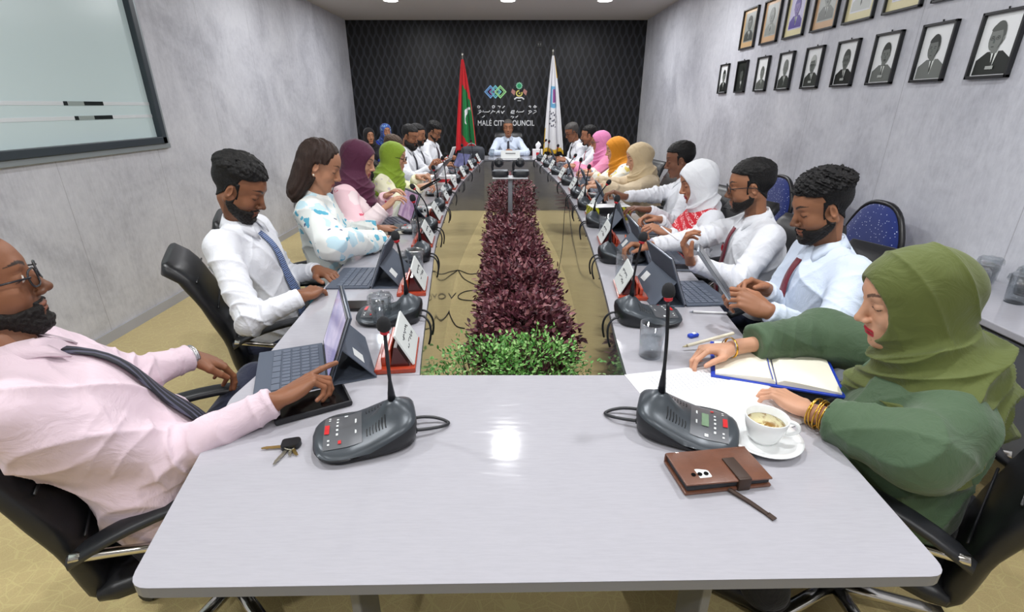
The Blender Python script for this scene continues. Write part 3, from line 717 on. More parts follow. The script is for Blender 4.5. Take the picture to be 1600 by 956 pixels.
    S = Field(lo, hi, sh); tw = unit(np.cross(T, np.cross(bl, T))); td = np.cross(tw, T); RT = np.array([np.cross(tw, T), tw, T]); RT[0] = unit(np.cross(tw, T)); 
    if RT[0] @ bf < 0: RT[0] *= -1
    b = bulk; ln = np.linalg.norm(nb - hip); mid = lambda t: hip * (1 - t) + nb * t
    S.ell(mid(.12), (.125 * b, .168 * b, .115), RT, k=.05); S.ell(mid(.33) + bf * .018 * b, (.125 * b, .158 * b, .17), RT, k=.06)
    S.ell(mid(.66) + bf * .004, (.112 * b, .165 * (1 if sex == 'm' else .93) * b, .165), RT, k=.06)
    if sex == 'f':
        for s in (-1, 1): S.ell(mid(.62) + bf * .075 * b + bl * s * .065, (.062, .066, .068), RT, k=.04)
    mid_sh = (shl[0] + shl[1]) / 2; TF = S.copy()
    S.cap(nb - T * .05, nb + T * .0, .066, .046, k=.025)
    for i in (0, 1):
        sd = unit(shl[i] - mid_sh)
        S.cap(nb - T * .028, shl[i] - sd * .02 - T * .002, .050, .054 * b ** .5, k=.045); S.cap(shl[i] - sd * .02 - T * .02, shl[i] - T * .08 - sd * .04, .055, .068, k=.05)
        r1, r2, r3 = (.057 * b ** .5, .048 * b ** .5, .036) if sleeve != 'puff' else (.073, .078, .050)
        S.cap(shl[i], el[i], r1, r2, k=.03); we = el[i] * (1 - cuff) + wr[i] * cuff
        S.cap(el[i], we, r2, r3, k=.022)
        if sleeve == 'shirt': S.cap(el[i] * .24 + wr[i] * .76, we, .0375, .0345, k=.006)
        if sleeve == 'puff': S.cap(el[i] * .4 + we * .6, we - unit(we - el[i]) * .02, .055, .038, k=.02)
    X, Y, Z = S.grid()
    # cuffs and neckline are cut clean
    for i in (0, 1):
        n = unit(wr[i] - el[i]); c = el[i] * (1 - cuff) + wr[i] * cuff
        pd = (X - c[0]) * n[0] + (Y - c[1]) * n[1] + (Z - c[2]) * n[2]; rad = (X - c[0]) ** 2 + (Y - c[1]) ** 2 + (Z - c[2]) ** 2
        S.D = np.where(rad < .10 ** 2, np.maximum(S.D, pd), S.D)
    nn = unit(T + bf * .35); pd = (X - nb[0]) * nn[0] + (Y - nb[1]) * nn[1] + (Z - nb[2]) * nn[2] - .018
    S.D = np.where((X - nb[0]) ** 2 + (Y - nb[1]) ** 2 + (Z - nb[2]) ** 2 < .13 ** 2, np.maximum(S.D, pd), S.D)
    S0 = S; v, q = S.mesh(); v = smooth_mesh(v, q, 1); N = vnormals(v, q)
    disp = np.zeros(len(v)); armd = np.full(len(v), 9.)
    for i in (0, 1):
        for (a, c, k, ph) in ((shl[i], el[i], .75, 0), (el[i], wr[i], .25, 2)):
            d = c - a; L = np.linalg.norm(d); t = ((v - a) @ d) / L / L; r = np.linalg.norm(v - a - np.clip(t, 0, 1)[:, None] * d, axis=1) - .03
            near = smoothstep((.05 - r) / .03); ce = 1 - np.clip(np.abs(t - (1 if ph == 0 else 0)) / .75, 0, 1)
            w = wn(v, 16, 2 * i + ph); fold = (1 - np.abs(np.sin(t * L * 62 + 2.4 * w + 1.2 * (N @ unit(np.cross(d, (0, .3, 1)))) * 1.5))) ** 2
            disp += near * ce * (.011 if sleeve != 'puff' else .012) * fold * (t > -.1) * (t < 1.1); armd = np.minimum(armd, r)
            e2 = near * (t > .7) * (ph == 2) * .004 * (1 - np.abs(np.sin(t * L * 90 + 2 * w))) ** 2; disp += e2
    tor = smoothstep(armd / .03); w = wn(v, 7, 4); dg = v @ unit(T * .6 + bl * .5 + bf * .2); dg2 = v @ unit(T * .5 - bl * .6)
    disp += tor * (.010 * (1 - np.abs(np.sin(dg * 24 + 2.2 * w))) ** 3 + .006 * (1 - np.abs(np.sin(dg2 * 20 + 2.5 * wn(v, 6, 1)))) ** 3)
    disp += .0016 * wn(v, 45, 3)
    cn = {'m': 'shirt', 'f': 'blouse'}[sex]
    mats = [shirt]; fm = None
    if two is not None:
        fc = v[q].mean(1); ad = armd[q].mean(1); lat = np.abs((fc - nb) @ bl); mats = [shirt, two]; fm = ((ad > .012) & (lat < sw * .88)).astype(int)
    so = raw(cn, v + N * disp[:, None], q, mats, P, True, fm, True)
    # open tube thickness is closed by the field itself
    def surf(p, d, lift=.004):
        p = np.array(p, float); d = unit(d); ts = np.linspace(.26, -.05, 90); pts = p + d * ts[:, None]; dv = TF.sample(pts); k = np.argmax(dv < 0)
        if dv[k] >= 0: return p + d * .12
        return pts[k] + d * (lift + .004)
    if collar and hijab is None:
        cm = MB(); nring = 28; V2 = []
        ax = T; n0 = nb + T * .006 + HR[0] * .004; f0 = unit(bf - T * (bf @ T)); l0 = np.cross(ax, f0)
        for k in range(nring + 1):
            a = math.radians(14 + (332 * k / nring)); dr = f0 * math.cos(a) + l0 * math.sin(a); fr = max(0, math.cos(a)) ** 3; bk = max(0, -math.cos(a))
            hi_ = n0 + dr * (.053) + ax * (.024 + .014 * bk - .024 * fr); fold_ = n0 + dr * (.057) + ax * (.027 + .014 * bk - .022 * fr)
            low_ = n0 + dr * (.079 + .016 * fr) + ax * (-.012 - .050 * fr ** 1.5 + .006 * bk) + (l0 if a < math.pi else -l0) * .022 * fr
            V2 += [n0 + dr * .050 - ax * .02, hi_, fold_, low_, low_ - dr * .005 - ax * .002]
        F2 = [(i * 5 + j, i * 5 + j + 1, i * 5 + 5 + j + 1, i * 5 + 5 + j) for i in range(nring) for j in range(4)]
        cm.add(V2, F2); co = cm.build('collar', shirt, so, True, True); md = co.modifiers.new('thick', 'SOLIDIFY'); md.thickness = .002
    if tie is not None:
        f0 = unit(bf - T * (bf @ T)); l0 = np.cross(T, f0); V2 = []; ntie = 20; ln2 = tie[1] if isinstance(tie, tuple) else .42; tm = tie[0] if isinstance(tie, tuple) else tie
        prev = None
        for k in range(ntie + 1):
            s = k / ntie; c = nb + T * (-.034 - ln2 * s); wd = (.024 + (.056 * min(1, s * 1.25))) if s > .1 else .034 - .05 * s
            wd = wd if s < .93 else .078 * (1 - s) / .07 + .004; row = []
            for e in (-.5, -.25, 0, .25, .5):
                p = surf(c + l0 * wd * e, f0, .009 + .001 * (1 - abs(e) * 2) + (.004 if s < .09 else 0)); row.append(p)
            V2 += row
        V2 = np.array(V2).reshape(ntie + 1, 5, 3)
        for _ in range(3): V2[1:-1] = .5 * V2[1:-1] + .25 * (V2[2:] + V2[:-2])
        tb = MB(); tb.add(V2.reshape(-1, 3), [(i * 5 + j, i * 5 + 5 + j, i * 5 + 6 + j, i * 5 + 1 + j) for i in range(ntie) for j in range(4)])
        to = tb.build('tie', tm, P, True, True); md = to.modifiers.new('thick', 'SOLIDIFY'); md.thickness = .004; md.offset = 1
    if collar and hijab is None and lod < 2 and sex == 'm':      # placket and buttons
        f0 = unit(bf - T * (bf @ T)); l0 = np.cross(T, f0); V2 = []
        for k in range(22):
            c = nb + T * (-.03 - .40 * k / 21)
            for e in (-.5, .5): V2.append(surf(c + l0 * (.03 * e + .004), f0, .0042))
        pb = MB(); pb.add(V2, [(2 * i, 2 * i + 2, 2 * i + 3, 2 * i + 1) for i in range(21)]); pb.build('placket', shirt, so, True, True)
    # ---------------- legs
    kn = knees if knees is not None else [hip + bf * .37 + bl * s * .11 + np.array([0, 0, -.01]) for s in (1, -1)]
    kn = [np.array(k, float) for k in kn]
    Lf = Field(np.min([hip, *kn], 0) - [.25, .25, 0], np.max([hip, *kn], 0) + [.25, .25, .17], max(sh, .011)); Lf.lo[2] = .03
    Lf = Field([Lf.lo[0], Lf.lo[1], .02], np.max([hip, *kn], 0) + [.25, .25, .17], max(sh, .012))
    tm = trouser or M_NAVY
    for i, s in enumerate((1, -1)):
        hp = hip + bl * s * .085 + np.array([0, 0, -.03]); an = np.array([kn[i][0] - bf[0] * .16, kn[i][1] - bf[1] * .16, .10])
        Lf.cap(hp, kn[i], .092 * b ** .5, .068, k=.03); Lf.cap(kn[i], an, .060, .048 if not skirt else .075, k=.02)
    Lf.ell(hip - np.array([0, 0, .01]), (.138 * b, .178 * b, .105), BR, k=.05)
    if skirt: Lf.cap((kn[0] + kn[1]) / 2, (kn[0] + kn[1]) / 2 * np.array([1, 1, 0]) + np.array([0, 0, .15]), .12, .12, k=.05); Lf.cap(hip, (kn[0] + kn[1]) / 2, .13, .11, k=.04)
    v, q = Lf.mesh(); v = smooth_mesh(v, q, 1); v = v + vnormals(v, q) * (.003 * wn(v, 22, 1))[:, None]
    raw('skirt' if skirt else 'trousers', v, q, tm, P, True, None, True)
    sm = MB()
    for i in (0, 1):
        a = Vector((kn[i][0] - bf[0] * .16, kn[i][1] - bf[1] * .16, 0)); f = Vector(bf); sm = MB()
        sm.box(a + f * .04 + Vector((0, 0, .045)), (.25, .09, .08), Matrix.Rotation(math.radians(byaw), 3, 'Z'), .03); sm.build('shoe', plain('black_shoe', (.01, .01, .012), .3), P, True, True)
    # ---------------- hijab
    if hijab is not None:
        hm, st = hijab; st = st or {}
        g = hh * 1.5 if lod < 2 else hh * 1.3
        loc = lambda p: HR @ (np.asarray(p) - head)
        G = Field((-.24, -.27, -.46), (.26, .27, .17), g)
        e = .009
        G.ell((-.016, 0, .046), (.097 + e + .006, .074 + e, .079 + e), k=.03); G.ell((.022, 0, .032), (.062 + e, .060 + e, .062 + e), k=.03); G.ell((.026, 0, -.04), (.062 + e * .6, .054 + e, .070 + e), k=.03)
        G.ell((-.055, 0, .01), (.07 + st.get('bun', 0), .062, .075), k=.04)
        nl0 = loc(nb); G.cap((-.018, 0, -.035), nl0, .078, .095, k=.05)
        if st.get('drape', 1):
            for i in (0, 1):
                G.cap(nl0, loc(nb * .45 + shl[i] * .55 - T * .01), .085, .075, k=.05)
            G.cap(loc(nb + bf * .02), loc(nb - T * .13 + bf * .075), .09, .075, k=.05); G.cap(loc(nb - bf * .02), loc(nb - T * .10 - bf * .055), .08, .08, k=.05)
            if st.get('tail'):
                a = nb - T * .05 + bf * .09; ll = st['tail']
                G.cap(loc(a), loc(a - T * ll + bf * .06 - bl * .03), .055, .035, k=.04)
            if st.get('wide'):
                for i in (0, 1): G.cap(loc(nb - T * .02), loc(shl[i] - T * .07 + bf * .02), .08, .075, k=.05)
        # under the cloth keep a hollow, and open the face
        fo = st.get('face', 0.0)
        G.ell((.112 + fo, 0, -.010), (.072, .074, .090), k=.006, op=-1); G.ell((.14, 0, -.05), (.085, .058, .062), k=.008, op=-1)
        v, q = G.mesh(); v = smooth_mesh(v, q, 2); N = vnormals(v, q); x, y, z = v.T
        low = smoothstep((-.05 - z) / .06); ph = np.arctan2(y, x + .02); w1 = wn(v, 9, 1); w2 = wn(v, 13, 3)
        A = st.get('amp', 1.0)
        d = A * low * (.011 * (1 - np.abs(np.sin(z * 36 + 2.6 * np.cos(ph + .6) + 2.6 * w1 + 10 * y))) ** 2 + .007 * (1 - np.abs(np.sin(z * 62 - 2.2 * ph + 2 * w2))) ** 2)
        d += A * (1 - low) * (.0034 * (1 - np.abs(np.sin((x * .85 - z * .35) * 42 + 2.4 * w1))) ** 3 + .0012 * w2)
        edge = np.exp(-((x - .062) / .02) ** 2) * (1 - low); d *= (1 - .6 * edge)
        raw('hijab', (v + N * d[:, None]) @ HR + head, q, hm, P, True, None, True)
    return dict(P=P, surf=surf, nb=nb, T=T, BR=BR, HR=HR, head=head, el=el, wr=wr, sh=shl, blouse=so)
M_NAVY = fabric('trouser_navy', srgb(28, 34, 58)); M_BLKT = fabric('trouser_black', srgb(18, 18, 22)); M_WHITE = fabric('shirt_white', srgb(232, 234, 240), .8)
M_WHITE2 = fabric('shirt_pale_blue', srgb(214, 226, 244), .8)
# ================================================================== THE PEOPLE AT THE TABLE
def stripe_mat(name, a, b, scale=60, rot=.6):
    t = NT(name); v = t.mapped((1, 1, 1), (0, rot, .4)); w = t.node('ShaderNodeTexWave', {'Vector': v, 'Scale': scale})
    t.set(col=t.mix(t.math('GREATER_THAN', w.outputs[1], .72), a, b), rough=.55); return t.m
def plaid_mat(name, a, b, c):
    t = NT(name); w1 = t.node('ShaderNodeTexWave', {'Vector': t.mapped((1, 1, 1), (0, .6, 0)), 'Scale': 44}); w2 = t.node('ShaderNodeTexWave', {'Vector': t.mapped((1, 1, 1), (0, -.9, 0)), 'Scale': 44})
    c1 = t.mix(t.math('GREATER_THAN', w1.outputs[1], .7), a, b); t.set(col=t.mix(t.math('GREATER_THAN', w2.outputs[1], .75), c1, c), rough=.6); return t.m
T_MAR = fabric('tie_maroon', srgb(112, 22, 42), .55); T_NVY = fabric('tie_navy', srgb(24, 26, 44), .5); T_BLK = fabric('tie_black', srgb(14, 14, 18), .5); T_PUR = fabric('tie_purple', srgb(52, 22, 44), .5)
T_BLU = plaid_mat('tie_blue_plaid', srgb(70, 92, 140), srgb(40, 54, 98), srgb(150, 168, 200)); T_DST = stripe_mat('tie_dark_striped', srgb(22, 22, 32), srgb(78, 78, 96), 22); T_RED = fabric('tie_red', srgb(176, 66, 82), .5); T_GRY = fabric('tie_slate', srgb(34, 46, 54), .5)
B_PINK = fabric('shirt_pale_pink', srgb(222, 200, 210), .8)
B_FLOR = print_mat('blouse_white_blue_flowers', srgb(236, 240, 236), [(srgb(88, 178, 206), .34, 16), (srgb(40, 62, 116), .20, 20), (srgb(196, 226, 236), .4, 11)])
S_FLOR = print_mat('skirt_teal_flowers', srgb(38, 118, 138), [(srgb(226, 238, 240), .38, 14), (srgb(16, 38, 74), .3, 17)])
B_PFLOR = print_mat('blouse_pink_flowers', srgb(246, 208, 216), [(srgb(214, 82, 110), .26, 13), (srgb(250, 232, 234), .5, 8)])
B_CREAM = print_mat('blouse_cream_flowers', srgb(240, 236, 206), [(srgb(222, 220, 170), .4, 10), (srgb(206, 196, 200), .2, 16)])
B_MULTI = print_mat('blouse_white_yellow_print', srgb(244, 240, 226), [(srgb(240, 214, 110), .34, 10), (srgb(110, 140, 200), .17, 15), (srgb(230, 190, 170), .3, 9)])
B_REDP = None
t = NT('vest_red_white_print'); v = t.mapped(); wv = t.node('ShaderNodeTexWave', {'Vector': t.mapped((1, 1, 1), (0, .9, .3)), 'Scale': 7, 'Distortion': 1.2}); vo = t.node('ShaderNodeTexVoronoi', {'Vector': v, 'Scale': 130})
t.set(col=t.mix(t.math('MULTIPLY', t.math('GREATER_THAN', wv.outputs[1], .42), t.math('LESS_THAN', vo.outputs[0], .42)), srgb(200, 24, 44), srgb(244, 220, 222)), rough=.8); B_REDP = t.m
B_GREEN = fabric('blouse_bottle_green', srgb(70, 94, 66), .75); B_BEIGE = fabric('blouse_beige', srgb(216, 196, 164), .8); B_PNK = fabric('blouse_pink', srgb(240, 150, 184), .8); B_BLUE = fabric('blouse_royal_blue', srgb(22, 60, 186), .7); B_GREYD = fabric('blouse_black', srgb(30, 30, 36), .8)
H_OLIVE = fabric('hijab_olive', srgb(88, 98, 42), .8, 1400); H_MAR = fabric('hijab_maroon', srgb(82, 26, 58), .8, 1400); H_LIME = fabric('hijab_lime', srgb(138, 166, 44), .8, 1400); H_WHITE = fabric('hijab_white', srgb(236, 238, 242), .8, 1400)
H_BEIGE = fabric('hijab_beige', srgb(212, 190, 152), .8, 1400); H_ORG = fabric('hijab_mustard', srgb(222, 142, 22), .8, 1400); H_PNK = fabric('hijab_pink', srgb(222, 132, 180), .8, 1400); H_BLK = fabric('hijab_black', srgb(16, 15, 20), .8, 1400)
H_BLUE = print_mat('hijab_blue_print', srgb(66, 96, 176), [(srgb(140, 186, 226), .4, 34), (srgb(30, 44, 110), .3, 40)])
K1 = srgb(134, 88, 62); K2 = srgb(150, 102, 74); K3 = srgb(172, 122, 94); K4 = srgb(196, 148, 120); K5 = srgb(116, 76, 56)
V3 = lambda x, y, z: np.array([x * K, y * K, z if z < .7 else CAM_H - (1.39 - z) * K], float)
A = lambda u, v, t: np.array(at(u, v, t=t * K))
AZ = lambda u, v, z: np.array(at(u, v, z=z))
GL = 'council members seated along the left side'; GR = 'council members seated along the right side'
dn = (0, 0, 1)
PEOPLE = {}
def D(d, n): return (d, n)

PEOPLE['pink'] = person('bearded man in pale pink shirt and dark striped tie reclining at the near left', A(-44, 452, .86), 38, -6, 34, V3(-.75, .90, .50),
    [A(302, 556, 1.28), AZ(438, 622, .815)], [D((.45, .55, -.6), (.2, .1, 1)), D((.55, .62, .16), (-.25, .05, 1))], K1, B_PINK, GL, lod=0, hair='receding', beard='full', glasses=True, eyes=True, lids=.25,
    tie=(T_DST, .43), poses=('relaxed', 'point'), bulk=1.12, elb=(A(205, 592, 1.16), AZ(258, 716, .73)), knees=[V3(-.77, 1.29, .60), V3(-.50, 1.13, .57)], neck=A(12, 556, .89))
PEOPLE['bluetie'] = person('man in white shirt and blue plaid tie looking down, second seat on the left', A(373, 296, 1.72), 4, 27, 2, V3(-.97, 1.84, .48),
    [V3(-.78, 1.90, .775), AZ(474, 462, .785)], [D((.8, -.5, -.1), dn), D((.25, .95, -.02), (.1, 0, 1))], K1, M_WHITE, GL, lod=0, hair='quiff', beard='full',
    tie=(T_BLU, .45), poses=('relaxed', 'relaxed'), elb=(None, A(392, 500, 1.62)), bulk=1.03, lids=1.0)
PEOPLE['floral'] = person('woman with brown shoulder-length hair in white blouse with blue flowers', A(500, 260, 2.2), 8, 24, 12, V3(-.89, 2.30, .48),
    [V3(-.70, 2.58, .79), V3(-.62, 2.32, .79)], [D((.5, .7, -.1), dn), D((.15, 1, -.05), dn)], K3, B_FLOR, GL, sex='f', lod=1, hair='bob', collar=False, sleeve='puff', poses=('relaxed', 'relaxed'), trouser=S_FLOR, skirt=True, elb=(None, A(520, 382, 2.08)), lids=1.0, lip=srgb(150, 80, 70))
PEOPLE['maroon'] = person('woman in maroon hijab and pink flowered blouse tapping a tablet', A(561, 251, 2.88), -2, 18, 4, V3(-.98, 2.93, .48),
    [A(604, 305, 3.0), A(601, 324, 2.8)], [D((.6, -.3, .35), (-.3, 0, 1)), D((.55, .45, .45), (-.4, -.2, 1))], K4, B_PFLOR, GL, sex='f', lod=1, hijab=(H_MAR, {'tail': .3}), sleeve='puff', poses=('relaxed', 'relaxed'), skirt=True, trouser=M_BLKT, lip=srgb(170, 90, 90))
PEOPLE['lime'] = person('woman in lime green hijab, glasses and cream blouse holding a phone', A(616, 246, 3.75), -2, 10, 0, V3(-1.0, 3.92, .47),
    [A(652, 275, 3.85), A(655, 291, 3.65)], [D((.9, -.2, .1), (0, 0, 1)), D((.9, .2, .15), (0, -.2, 1))], K4, B_CREAM, GL, sex='f', lod=2, hijab=(H_LIME, {'tail': .26, 'wide': 1}), glasses=True, sleeve='puff', poses=('hold', 'hold'), skirt=True, trouser=M_BLKT)
PEOPLE['brownhair'] = person('brown-haired person in white mostly hidden behind the lime green hijab', A(614, 232, 4.5), 0, 20, 0, V3(-1.12, 4.7, .46),
    [V3(-.76, 4.62, .80), V3(-.78, 4.5, .80)], [D((1, -.3, -.1), dn), D((1, .3, -.1), dn)], K2, M_WHITE, GL, lod=2, hair='flat', hairm=hair_mat('hair_mid_brown', (.06, .035, .022)))
PEOPLE['beard'] = person('man with a long black beard in white shirt and dark tie holding up a tablet', A(640, 213, 4.9), -22, 20, -6, V3(-1.08, 5.15, .46),
    [A(682, 255, 5.0), A(672, 262, 4.8)], [D((.6, -.1, .5), (-.5, 0, .8)), D((.45, .1, .8), (-.9, 0, .5))], K2, M_WHITE, GL, lod=2, hair='crop', beard='long', tie=(T_NVY, .38), poses=('hold', 'hold'))
PEOPLE['hidden'] = person('bearded man in white shirt mostly hidden behind the long-bearded man', A(652, 211, 5.35), -14, 10, -4, V3(-1.08, 5.65, .46),
    [V3(-.72, 5.7, .80), V3(-.72, 5.5, .80)], [D((1, -.3, -.1), dn), D((1, .3, -.1), dn)], K2, M_WHITE, GL, lod=3, hair='short', beard='full', tie=(T_NVY, .4))
PEOPLE['farleft'] = person('man in glasses and dark purple tie holding a white phone at the far left', A(678, 206, 5.95), -18, 27, -14, V3(-1.02, 6.3, .46),
    [A(700, 248, 6.0), A(698, 250, 5.8)], [D((.7, -.4, .5), (-.5, 0, .8)), D((.7, .2, .5), (-.5, 0, .8))], K2, M_WHITE, GL, lod=2, hair='quiff', glasses=True, tie=(T_PUR, .4), poses=('hold', 'hold'), beard='shadow')
PEOPLE['back1'] = person('woman in black hijab seated by the left wall behind the members', A(577, 213, 6.9), -58, 0, -60, V3(-2.05, 7.45, .45),
    [V3(-1.85, 7.1, .62), V3(-2.05, 7.05, .62)], [D((.5, -.6, -.3), dn), D((.5, -.6, -.3), dn)], K3, B_GREYD, None, sex='f', lod=3, hijab=(H_BLK, {}), trouser=M_BLKT, eyes=False, lids=.3)
PEOPLE['back2'] = person('woman in blue patterned hijab and royal blue dress seated near the dark wall', A(603, 206, 7.1), -58, 0, -62, V3(-1.85, 7.72, .47),
    [V3(-1.62, 7.3, .64), V3(-1.8, 7.25, .64)], [D((.5, -.6, -.3), dn), D((.5, -.6, -.3), dn)], K3, B_BLUE, None, sex='f', lod=3, hijab=(H_BLUE, {}), trouser=B_BLUE, skirt=True, lids=.3)
PEOPLE['olive'] = person('woman in olive green hijab and green blouse writing at the near right', A(1422, 470, 1.03), 166, 14, 146, V3(.885, .93, .48),
    [AZ(1262, 640, .785), AZ(1140, 543, .80)], [D((-.42, .9, -.03), (.1, 0, 1)), D((-.95, -.12, -.02), (0, .25, 1))], K4, B_GREEN, GR, sex='f', lod=0, hijab=(H_OLIVE, {'bun': .025, 'wide': 1, 'tail': .06, 'amp': 1.9}), sleeve='puff', poses=('relaxed', 'pen'),
    lip=srgb(176, 18, 46), bulk=1.25, elb=(AZ(1432, 708, .80), V3(.86, 1.24, .80)), neck=V3(.905, .915, .875), sw=.168, skirt=True, trouser=M_BLKT, lids=.9, full=1.06, cuff=.74)
PEOPLE['curly'] = person('man with curly black hair and maroon tie looking at his phone', A(1284, 326, 1.60), 176, 18, 178, V3(1.08, 1.58, .48),
    [A(1196, 484, 1.42), A(1196, 452, 1.58)], [D((-.85, .35, .35), (.1, -.75, .6)), D((-.9, -.1, .3), (.1, .7, .7))], K2, M_WHITE2, GR, lod=0, hair='curly', beard='full', tie=(T_MAR, .45), poses=('hold', 'hold'), bulk=1.18, full=1.08, lids=.95)
PEOPLE['specs'] = person('man in black glasses, white shirt and maroon tie with one hand raised', A(1173, 293, 2.05), 164, 8, 172, V3(1.08, 2.10, .48),
    [A(1078, 408, 1.88), A(1014, 384, 2.12)], [D((-.42, .1, .9), (-.5, .2, -.3)), D((-1, 0, .1), (0, .3, 1))], K2, M_WHITE, GR, lod=1, hair='short', beard='trim', glasses=True, tie=(T_MAR, .45), poses=('hold', 'hold'), bulk=1.1, lids=.5)
PEOPLE['whitehijab'] = person('woman in white hijab and red and white printed vest holding a stylus', A(1090, 285, 2.6), 178, 18, 174, V3(1.06, 2.64, .47),
    [A(1042, 362, 2.36), A(1030, 342, 2.55)], [D((-.9, .2, .25), (.1, -.3, .9)), D((-.9, -.1, .2), (0, .3, .9))], K3, M_WHITE, GR, sex='f', lod=1, hijab=(H_WHITE, {'drape': 0}), two=B_REDP, poses=('hold', 'pen'), bulk=1.1, skirt=True, trouser=M_BLKT, lip=srgb(160, 60, 70))
PEOPLE['moustache'] = person('man with black moustache and slate tie reaching towards a tablet', A(1063, 251, 3.12), 168, 12, 165, V3(1.09, 3.12, .48),
    [A(1012, 327, 2.85), A(976, 307, 3.0)], [D((-1, .1, .1), dn), D((-.85, .1, .35), (-.3, 0, 1))], K5, M_WHITE, GR, lod=1, hair='short', beard='moustache', tie=(T_GRY, .45), poses=('relaxed', 'hold'), bulk=1.05)
PEOPLE['beige'] = person('woman in beige hijab and beige blouse typing on a keyboard', A(997, 247, 3.85), 184, 15, 178, V3(1.09, 4.02, .46),
    [A(938, 290, 3.65), A(932, 284, 3.85)], [D((-1, .1, -.1), dn), D((-1, .1, -.15), dn)], K4, B_BEIGE, GR, sex='f', lod=2, hijab=(H_BEIGE, {'bun': .03, 'tail': .2}), sleeve='puff', poses=('type', 'type'), bulk=1.25, skirt=True, trouser=B_BEIGE)
PEOPLE['mustard'] = person('woman in mustard hijab and white blouse with yellow print', A(962, 234, 4.55), 182, 12, 178, V3(1.07, 4.78, .46),
    [A(925, 272, 4.45), A(922, 266, 4.65)], [D((-1, .1, 0), dn), D((-1, .1, 0), dn)], K4, B_MULTI, GR, sex='f', lod=2, hijab=(H_ORG, {'bun': .03}), sleeve='puff', poses=('type', 'type'), skirt=True, trouser=B_MULTI, bulk=1.1)
PEOPLE['pinkhijab'] = person('woman in pink hijab, sunglasses and pink blouse', A(938, 222, 5.2), 180, 8, 178, V3(1.05, 5.48, .46),
    [V3(.66, 5.35, .80), V3(.66, 5.5, .80)], [D((-1, .1, 0), dn), D((-1, -.1, 0), dn)], K3, B_PNK, GR, sex='f', lod=2, hijab=(H_PNK, {'tail': .25, 'wide': 1}), glasses=True, sleeve='puff', skirt=True, trouser=B_PNK)
PEOPLE['redtie'] = person('man with goatee in white shirt and red tie beside the pink hijab', A(920, 212, 5.75), 176, 6, 180, V3(.99, 6.05, .46),
    [V3(.62, 5.95, .80), V3(.62, 6.12, .80)], [D((-1, .1, 0), dn), D((-1, -.1, 0), dn)], K2, M_WHITE, GR, lod=2, hair='short', beard='goatee', tie=(T_RED, .4))
PEOPLE['greyman'] = person('grey-haired man in white shirt and black tie at the far right end', A(894, 207, 6.15), -160, 22, -168, V3(.90, 6.52, .46),
    [A(880, 247, 6.1), A(874, 246, 6.3)], [D((-1, .2, 0), dn), D((-1, -.1, 0), dn)], K1, M_WHITE, GR, lod=2, hair='short', hairm=M_HAIRG, glasses=True, tie=(T_BLK, .4), poses=('relaxed', 'relaxed'))
PEOPLE['chair'] = person('grey-haired man in pale blue shirt with clasped hands at the head of the table', A(794, 200, 6.8), -90, 3, -90, V3(-.05, 7.33, .47),
    [V3(.02, 6.98, .80), V3(-.10, 6.98, .80)], [D((-.55, -.5, .35), (.3, -.3, .9)), D((.65, -.5, .35), (-.3, -.3, .9))], K2, M_WHITE2, None, lod=2, hair='crop', hairm=M_HAIRG, tie=(T_NVY, .4), poses=('hold', 'hold'), elb=(V3(.20, 7.06, .79), V3(-.27, 7.06, .79)), sw=.17, lids=.4, bulk=1.0)
# ================================================================== CHAIRS
M_LEATH = plain('black_leather', srgb(26, 27, 30), .38, bump=(220, .25), spec=.5)
M_BPL = plain('black_plastic', srgb(34, 36, 40), .42); M_CHR = plain('chrome', (.62, .6, .56), .18, 1.0)
def superloop(c, a, b, ex=3.2, n=28, ax=None):
    """closed superellipse; ax = (u, v) vectors"""
    u, v = (Vector(q) for q in ax); c = Vector(c); out = []
    for k in range(n):
        t = 2 * math.pi * k / n; ct, stt = math.cos(t), math.sin(t)
        out.append(c + u * a * math.copysign(abs(ct) ** (2 / ex), ct) + v * b * math.copysign(abs(stt) ** (2 / ex), stt))
    return out
def loft(m, loops):
    n = len(loops[0]); V = [p for l in loops for p in l]
    F = [(i * n + k, i * n + (k + 1) % n, (i + 1) * n + (k + 1) % n, (i + 1) * n + k) for i in range(len(loops) - 1) for k in range(n)]
    F += [tuple(range(n - 1, -1, -1)), tuple((len(loops) - 1) * n + k for k in range(n))]
    return m.add(V, F)
